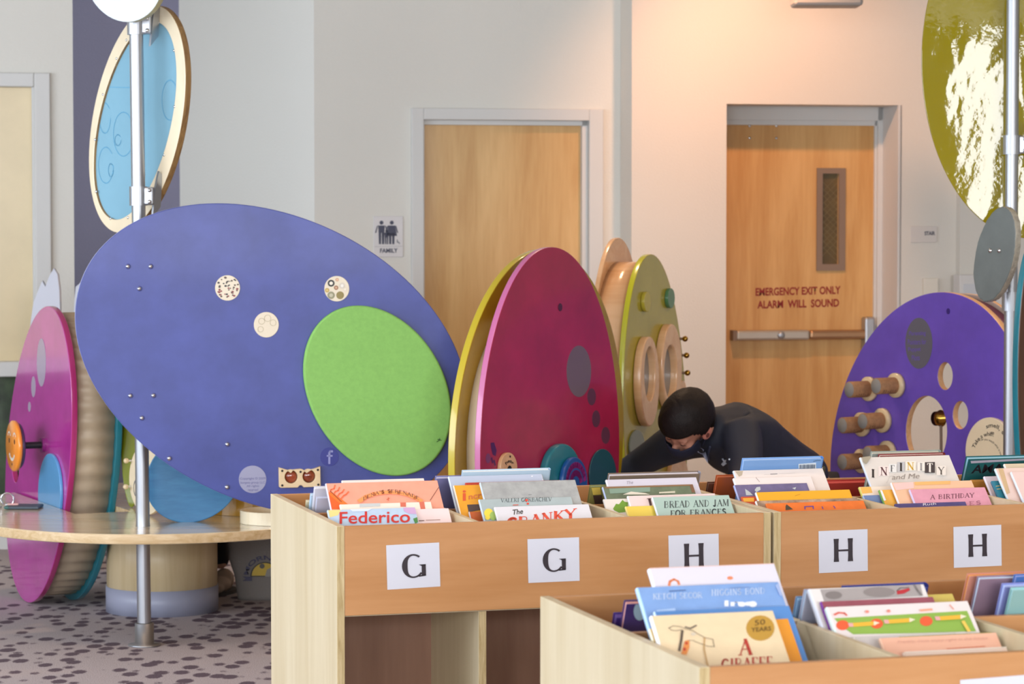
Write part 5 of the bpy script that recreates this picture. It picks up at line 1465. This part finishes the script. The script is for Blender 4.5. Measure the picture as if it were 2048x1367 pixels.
def skin(name, J, E_, root, m, sub=2, rm=None):
    """J: name -> (point, radius or (rx, ry)); one continuous surface grown along the edges"""
    K = list(J); ix = {k: i for i, k in enumerate(K)}
    me = bpy.data.meshes.new(name)
    me.from_pydata([J[k][0] for k in K], [(ix[a], ix[c]) for a, c in E_], [])
    o = bpy.data.objects.new(name, me); COL.objects.link(o)
    md = o.modifiers.new('s', 'SKIN'); md.use_smooth_shade = True
    for k in K:
        r = J[k][1]; d_ = me.skin_vertices[0].data[ix[k]]
        d_.radius = (r, r) if not isinstance(r, tuple) else r
        d_.use_root = (k == root)
    if sub: o.modifiers.new('u', 'SUBSURF').levels = sub
    if rm:
        r = o.modifiers.new('r', 'REMESH'); r.mode = 'VOXEL'; r.voxel_size = rm; r.use_smooth_shade = True
    r = evalmesh(o); bpy.data.meshes.remove(me)
    return r


def remesh(mb, name, vox, m, parent, mw, smooth=4):
    o = mb.build('tmp', None, None)
    r = o.modifiers.new('r', 'REMESH'); r.mode = 'VOXEL'; r.voxel_size = vox; r.use_smooth_shade = True
    sm = o.modifiers.new('m', 'SMOOTH'); sm.iterations = smooth; sm.factor = .5
    me = evalmesh(o); me.materials.clear(); me.materials.append(m); me.name = name
    for f in me.polygons: f.use_smooth = True
    return link(name, me, None, parent, mw)


def hand(mb, wrist, dirv, palm_n, m, s=1.0):
    """palm and five curled fingers as skin chains rooted in the palm"""
    d = Vector(dirv).normalized(); n = Vector(palm_n); n = (n - d * n.dot(d)).normalized(); t = d.cross(n)
    w = Vector(wrist)
    J = {'w': (w, .027 * s), 'p': (w + d * .05 * s, (.036 * s, .018 * s))}; E_ = [('w', 'p')]
    for i, (off, L) in enumerate(((-.030, .068), (-.010, .078), (.010, .074), (.029, .058))):
        a = w + d * .085 * s + t * off * s
        q = [a, a + d * L * .45 * s + n * .008 * s, a + d * L * .75 * s + n * .028 * s, a + d * L * .82 * s + n * .05 * s]
        ks = ['f%d%d' % (i, j) for j in range(4)]
        for k, p, r in zip(ks, q, (.0105, .0095, .0088, .0075)): J[k] = (p, r * s)
        E_ += [('p', ks[0]), (ks[0], ks[1]), (ks[1], ks[2]), (ks[2], ks[3])]
    q = [w + d * .03 * s - t * .034 * s, w + d * .062 * s - t * .058 * s + n * .012 * s, w + d * .088 * s - t * .06 * s + n * .026 * s]
    for k, p, r in zip(('t0', 't1', 't2'), q, (.014, .0115, .009)): J[k] = (p, r * s)
    E_ += [('p', 't0'), ('t0', 't1'), ('t1', 't2')]
    mb.mesh(skin('h', J, E_, 'w', m, 1), m)


def head_frame(c, up, face):
    up = Vector(up).normalized(); f = Vector(face); f = (f - up * f.dot(up)).normalized(); l = f.cross(up)
    M = Matrix((l, f, up)).transposed().to_4x4(); M.translation = Vector(c)
    return M        # x: towards the person's right, y: face, z: crown


def head(mb, M, m, s=1.0):
    """skull, jaw, nose, brow, lips and ears added to the body's mesh"""
    S_ = Matrix.Diagonal((s, s, s, 1)); T = M @ S_
    mb.sph((0, -.005, .02), .1, m, T, 24, (.76, .98, 1.0))
    mb.sph((0, .035, -.045), .068, m, T, 20, (.86, .9, 1.05))
    mb.sph((0, .062, -.082), .03, m, T, 14, (1.0, .9, .8))
    mb.prism([(-.012, -.0), (.012, 0), (.007, .045), (-.007, .045)], -.002, .022, m, T @ Matrix.Translation((0, .088, -.03)) @ Euler((R(78), 0, 0)).to_matrix().to_4x4())
    mb.sph((0, .106, -.026), .014, m, T, 12)
    for x in (-1, 1):
        mb.sph((x * .032, .078, .022), .022, m, T, 12, (1.2, .6, .5)); mb.sph((x * .043, .066, -.03), .025, m, T, 12)
        mb.sph((x * .078, -.005, -.005), .03, m, T, 14, (.38, .62, 1.05))
    mb.sph((0, .095, -.058), .014, m, T, 12, (1.7, .7, .5))


def eyes(M, parent, s=1.0, shut=None):
    T = M @ Matrix.Diagonal((s, s, s, 1))
    if shut:
        for x in (-1, 1):
            MB().sph((x * .032, .078, .004), .0125, shut, T, 14).build('eyelid', parent, IT)
            b = MB()
            for k in range(6): b.cyl(T @ Vector((x * .032 + (k - 3) * .004, .0905 - .0008 * (k - 3) ** 2, -.003)), T @ Vector((x * .032 + (k - 2) * .004, .0905 - .0008 * (k - 2) ** 2, -.003)), .0012, M_DARK, 6)
            b.build('eyelash', parent, IT)
        return
    for x in (-1, 1):
        b = MB(); b.sph((x * .032, .080, .004), .0125, flat('#e9e4de', .3), T, 14); b.sph((x * .032, .0885, .004), .0058, flat('#2a1a12', .2), T, 10)
        b.build('eye', parent, IT)


def hair(M, m, parent, s=1.0, front=.062, low=-.055, name='hair', puff=1.0):
    b = MB(); bm = b.bm
    v = bmesh.ops.create_uvsphere(bm, u_segments=56, v_segments=40, radius=.1)['verts']
    rnd = random.Random(5)
    kill = []
    for q in v:
        x, y, z = q.co
        k = 1.0 + .018 * math.sin(x * 130 + 3 * math.sin(y * 90)) * math.sin(z * 110 + y * 60) * .6
        q.co = Vector((x * .86 * k * puff, y * 1.10 * k * puff - .007, z * 1.10 * k * puff + .022))
        yy = q.co.y
        t = min(1, max(0, (yy + .02) / .08)); thr = low + (front - low) * (t * t * (3 - 2 * t))
        if abs(q.co.x) > .05 and -.038 < yy < .05: thr = max(thr, .020)
        if q.co.z < thr: kill.append(q)
    bmesh.ops.delete(bm, geom=kill, context='VERTS')
    b._fin(list(bm.verts), m, M @ Matrix.Diagonal((s, s, s, 1)), True)
    o = b.build(name, parent, IT)
    sd = o.modifiers.new('t', 'SOLIDIFY'); sd.thickness = .012 * s; sd.offset = -1
    return o


M_SKIN = mat('skin', '#b9826c', .5, vary=.05, vscale=20)
M_SKIN2 = mat('skin_fair', '#c99a80', .5, vary=.05, vscale=20)
M_JACK = mat('jacket_navy', '#1b2130', .65, vary=.12, vscale=5, bump=.12, bscale=14)
M_EAR = mat('skin_ear', '#d08878', .5)
M_TROU = mat('trousers_black', '#1a1a20', .8)
M_HAIR = mat('hair_dark', '#140d0c', .6, spec=.25, vary=.3, vscale=40, bump=.2, bscale=160)
A = lambda px, py, Y: atY(px, py, Y)
hc = A(1374, 847, 10.62)
HM = head_frame(hc, (-.26, -.80, .54), (-.52, -.30, -.80))
pel = A(1650, 990, 11.14); wst = A(1578, 945, 11.02); chs = A(1478, 862, 10.86); upc = A(1444, 858, 10.80); nk = A(1422, 856, 10.72); fro = A(1425, 930, 10.78); nk2 = hc + Vector((.035, .05, -.005))
rs, re, rw = A(1340, 889, 10.86), A(1285, 922, 11.0), A(1225, 956, 11.02)
ls, le, lw = A(1488, 872, 10.68), A(1490, 955, 10.54), A(1450, 1010, 10.42)
rh, lh = pel + Vector((-.03, .10, -.04)), pel + Vector((.0, -.10, -.05))
rk, lk = Vector((rh.x - .18, rh.y - .05, .075)), Vector((lh.x - .16, lh.y - .10, .075))
rf, lf = Vector((rk.x + .40, rk.y + .03, .06)), Vector((lk.x + .40, lk.y + .03, .06))
rt, lt = rf + Vector((.06, 0, -.035)), lf + Vector((.06, 0, -.035))
pn = thing('person', 'person in dark jacket and navy face mask bending low behind the wooden bins', 'person', Matrix.Translation((pel.x, pel.y, 0)))
edges = [('pel', 'wst'), ('wst', 'chs'), ('chs', 'upc'), ('upc', 'nk'), ('nk', 'nk2'), ('upc', 'rs'), ('rs', 're'), ('re', 'rw'), ('chs', 'ls'), ('ls', 'le'), ('le', 'lw'), ('pel', 'rh'), ('rh', 'rk'), ('rk', 'rf'), ('rf', 'rt'), ('pel', 'lh'), ('lh', 'lk'), ('lk', 'lf'), ('lf', 'lt')]
J = dict(pel=(pel, .11), wst=(wst, .10), chs=(chs, .105), upc=(upc, .08), nk=(nk, .055), nk2=(nk2, .05), rs=(rs, .05), re=(re, .042), rw=(rw, .03), ls=(ls, .05), le=(le, .042), lw=(lw, .03),
         rh=(rh, .09), rk=(rk, .06), rf=(rf, .04), rt=(rt, .035), lh=(lh, .09), lk=(lk, .06), lf=(lf, .04), lt=(lt, .035))
b = MB(); b.mesh(skin('body', J, edges, 'pel', M_SKIN), M_SKIN); head(b, HM, M_SKIN)
hand(b, rw, rw - re, (0, 0, -1), M_SKIN); hand(b, lw, lw - le, (-.5, 0, -.5), M_SKIN)
remesh(b, 'body', .007, M_SKIN, pn, IT)
eyes(HM, pn, 1.0, M_SKIN)
for x_ in (-1, 1):
    b = MB(); T = HM @ Matrix.Translation((x_ * .089, -.002, -.008)) @ Euler((R(12), 0, R(x_ * 18))).to_matrix().to_4x4()
    b.sph((0, 0, 0), .037, M_EAR, T, 18, (.28, .62, 1.0)); b.sph((x_ * .007, .003, -.002), .016, flat('#6e3a34', .6), T, 12, (.35, .6, 1.0))
    b.build('ear', pn, IT)
hair(HM, M_HAIR, pn, 1.06)
# jacket: torso and both sleeves
cuffr, cuffl = rw + (re - rw) * .12, lw + (le - lw) * .12
JJ = dict(hem=(wst + (pel - wst) * .75, .150), wst=(wst, .136), chs=(chs, .136), fro=(fro, .085), upc=(upc, .112), nk=(nk, .092), col=(nk.lerp(nk2, .45), .078), rs=(rs, .088), r2=(rs.lerp(re, .5), .070), re=(re, .066), cr=(cuffr, .046), ls=(ls, .098), l2=(ls.lerp(le, .5), .080), le=(le, .068), cl=(cuffl, .046))
EE = [('hem', 'wst'), ('wst', 'chs'), ('chs', 'upc'), ('upc', 'nk'), ('nk', 'col'), ('chs', 'fro'), ('upc', 'rs'), ('rs', 'r2'), ('r2', 're'), ('re', 'cr'), ('chs', 'ls'), ('ls', 'l2'), ('l2', 'le'), ('le', 'cl')]
b = MB(); b.mesh(skin('jacket', JJ, EE, 'chs', M_JACK), M_JACK)
jk = remesh(b, 'jacket', .010, M_JACK, pn, IT, 3)
# upright collar
TT_ = dict(pel=(pel, .145), rh=(rh, .105), rk=(rk, .075), rf=(rf, .05), lh=(lh, .105), lk=(lk, .075), lf=(lf, .05))
b = MB(); b.mesh(skin('trousers', TT_, [('pel', 'rh'), ('rh', 'rk'), ('rk', 'rf'), ('pel', 'lh'), ('lh', 'lk'), ('lk', 'lf')], 'pel', M_TROU), M_TROU)
remesh(b, 'trousers', .012, M_TROU, pn, IT, 3)
for f0 in (rf, lf):
    b = MB(); b.sph(f0 + Vector((.05, 0, 0)), .05, M_DARK, None, 16, (1.5, .8, .95)); b.build('shoe', pn, IT)
# face mask
b = MB(); bm = b.bm
v = bmesh.ops.create_uvsphere(bm, u_segments=40, v_segments=28, radius=.1)['verts']
for q in v: q.co = Vector((q.co.x * .74, q.co.y * .92 + .033, q.co.z * .86 - .045))
bmesh.ops.delete(bm, geom=[q for q in bm.verts if q.co.y < .028 or q.co.z > -.014 + .012 * (1 - abs(q.co.x) / .07)], context='VERTS')
b._fin(list(bm.verts), flat('#171b33', .8), HM, True)
b.line([(0, 0), (.01, 0)], .001, flat('#171b33', .8), 0, HM @ Matrix.Translation((0, 0, 0)))
mk = b.build('face_mask', pn, IT); mk.modifiers.new('t', 'SOLIDIFY').thickness = .003
for sx_ in (-1, 1):
    b = MB()
    for z_, y_ in ((-.03, .0), (-.075, .0)): b.cyl(HM @ Vector((sx_ * .072, .03, z_)), HM @ Vector((sx_ * .083, -.012, -.012 + z_ * .2)), .0022, flat('#171b33', .8), 8)
    b.build('mask_loop', mk, IT)
# shirt collar and chest mark laid on the jacket
from mathutils.bvhtree import BVHTree
bv = BVHTree.FromPolygons([v.co for v in jk.data.vertices], [p.vertices for p in jk.data.polygons])
def onj(px, py, off=.004):
    r = ray(px, py).normalized(); h = bv.ray_cast(CAMP, r)
    return (h[0] - r * off) if h[0] is not None else CAMP + r * 10.6
b = MB(); M_SH = flat('#b4c2e6', .8)
for L_ in (((1386, 893), (1397, 892), (1408, 899), (1404, 908), (1394, 903)), ((1404, 906), (1411, 903), (1415, 914), (1416, 926), (1410, 918))):
    b.poly([tuple(onj(*q)) for q in L_], M_SH)
sc_ = b.build('shirt_collar', pn, IT)
b = MB()
for P_ in (((1445, 917), (1452, 927)), ((1444, 928), (1452, 920)), ((1452, 920), (1459, 918)), ((1450, 927), (1446, 930))):
    b.cyl(onj(*P_[0]), onj(*P_[1]), .0035, flat('#c9d2de', .6), 8)
lg = b.build('chest_logo', jk, IT)
b = MB(); q = [onj(x, y, .006) for x, y in ((1420, 893), (1416, 908), (1418, 920))]
for a_, c_ in zip(q, q[1:]): b.cyl(a_, c_, .004, flat('#39405a', .6), 8)
b.build('zip_edge', jk, IT)

# second person, hidden but for a leg and a shoe under the table
sh = atZ(440, 1188, 0.0)
ank = Vector((sh.x + .0, sh.y + .06, .10)); kn_ = Vector((sh.x - .04, sh.y + .16, .30)); hp = Vector((sh.x - .06, sh.y + .56, .30))
p2 = thing('person', 'crouching person behind the blue panel, only a dark trouser leg and beige shoe showing', 'person', Matrix.Translation((sh.x, sh.y, 0)))
ch2, nk3 = hp + Vector((0, -.03, .36)), hp + Vector((0, -.04, .50)); h2 = nk3 + Vector((0, -.03, .15))
off = Vector((-.2, .02, 0))
J = dict(pel=(hp, .115), chs=(ch2, .12), nk=(nk3, .05), h=(h2 - Vector((0, -.01, .07)), .05), a=(ch2 + Vector((.17, 0, .05)), .05), a2=(ch2 + Vector((.20, -.05, -.2)), .04), a3=(ch2 + Vector((.12, -.25, -.04)), .03),
         c=(ch2 + Vector((-.17, 0, .05)), .05), c2=(ch2 + Vector((-.20, -.05, -.2)), .04), c3=(ch2 + Vector((-.12, -.25, -.04)), .03), l=(hp + Vector((.08, -.05, -.02)), .08), lk=(kn_, .055), la=(ank, .035), r=(hp + Vector((-.09, -.05, -.02)), .08), rk=(kn_ + off, .055), ra=(ank + off, .035))
E2 = [('pel', 'chs'), ('chs', 'nk'), ('nk', 'h'), ('chs', 'a'), ('a', 'a2'), ('a2', 'a3'), ('chs', 'c'), ('c', 'c2'), ('c2', 'c3'), ('pel', 'l'), ('l', 'lk'), ('lk', 'la'), ('pel', 'r'), ('r', 'rk'), ('rk', 'ra')]
b = MB(); b.mesh(skin('body', J, E2, 'pel', M_SKIN2), M_SKIN2)
HM2 = head_frame(h2, (0, -.1, 1), (0, -1, -.1)); head(b, HM2, M_SKIN2, .92)
hand(b, J['a3'][0], (-.2, -.9, -.2), (0, 0, -1), M_SKIN2, .9); hand(b, J['c3'][0], (.2, -.9, -.2), (0, 0, -1), M_SKIN2, .9)
remesh(b, 'body', .008, M_SKIN2, p2, IT); eyes(HM2, p2, .92); hair(HM2, M_HAIR, p2, .98)
T2 = dict(pel=(hp, .135), l=(J['l'][0], .095), lk=(kn_, .068), la=(ank, .048), r=(J['r'][0], .095), rk=(kn_ + off, .068), ra=(ank + off, .048))
b = MB(); b.mesh(skin('t', T2, [('pel', 'l'), ('l', 'lk'), ('lk', 'la'), ('pel', 'r'), ('r', 'rk'), ('rk', 'ra')], 'pel', M_TROU), M_TROU); remesh(b, 'trousers', .012, M_TROU, p2, IT, 2)
S2 = dict(pel=(hp + Vector((0, 0, .08)), .135), chs=(ch2, .14), nk=(nk3, .065), a=(J['a'][0], .068), a2=(J['a2'][0], .055), a3=(J['a2'][0].lerp(J['a3'][0], .85), .042), c=(J['c'][0], .068), c2=(J['c2'][0], .055), c3=(J['c2'][0].lerp(J['c3'][0], .85), .042))
b = MB(); b.mesh(skin('t', S2, [('pel', 'chs'), ('chs', 'nk'), ('chs', 'a'), ('a', 'a2'), ('a2', 'a3'), ('chs', 'c'), ('c', 'c2'), ('c2', 'c3')], 'pel', M_TROU), M_TROU); remesh(b, 'shirt', .012, mat('shirt_grey', '#5a5d68', .8), p2, IT, 2)
for q in (ank, ank + off):
    b = MB(); T = Matrix.Translation((q.x, q.y, 0)) @ Euler((0, 0, R(-28))).to_matrix().to_4x4()
    b.sph((.0, .02, .055), .05, M_SKIN, T, 18, (.9, .9, 1.0)); b.sph((.02, -.05, .04), .05, M_SKIN, T, 18, (.85, 1.5, .72)); b.sph((.03, -.10, .03), .045, M_SKIN, T, 18, (.95, 1.1, .6))
    s_ = remesh(b, 'shoe', .007, flat('#b09a86', .7), p2, IT, 3)
    b = MB(); b.prism([(.05 * math.cos(2 * math.pi * i / 28) * (1 + .1 * math.cos(2 * math.pi * i / 28)) + .018, .115 * math.sin(2 * math.pi * i / 28) - .045) for i in range(28)], .001, .018, flat('#4a4440', .8), T); b.build('sole', s_, IT)
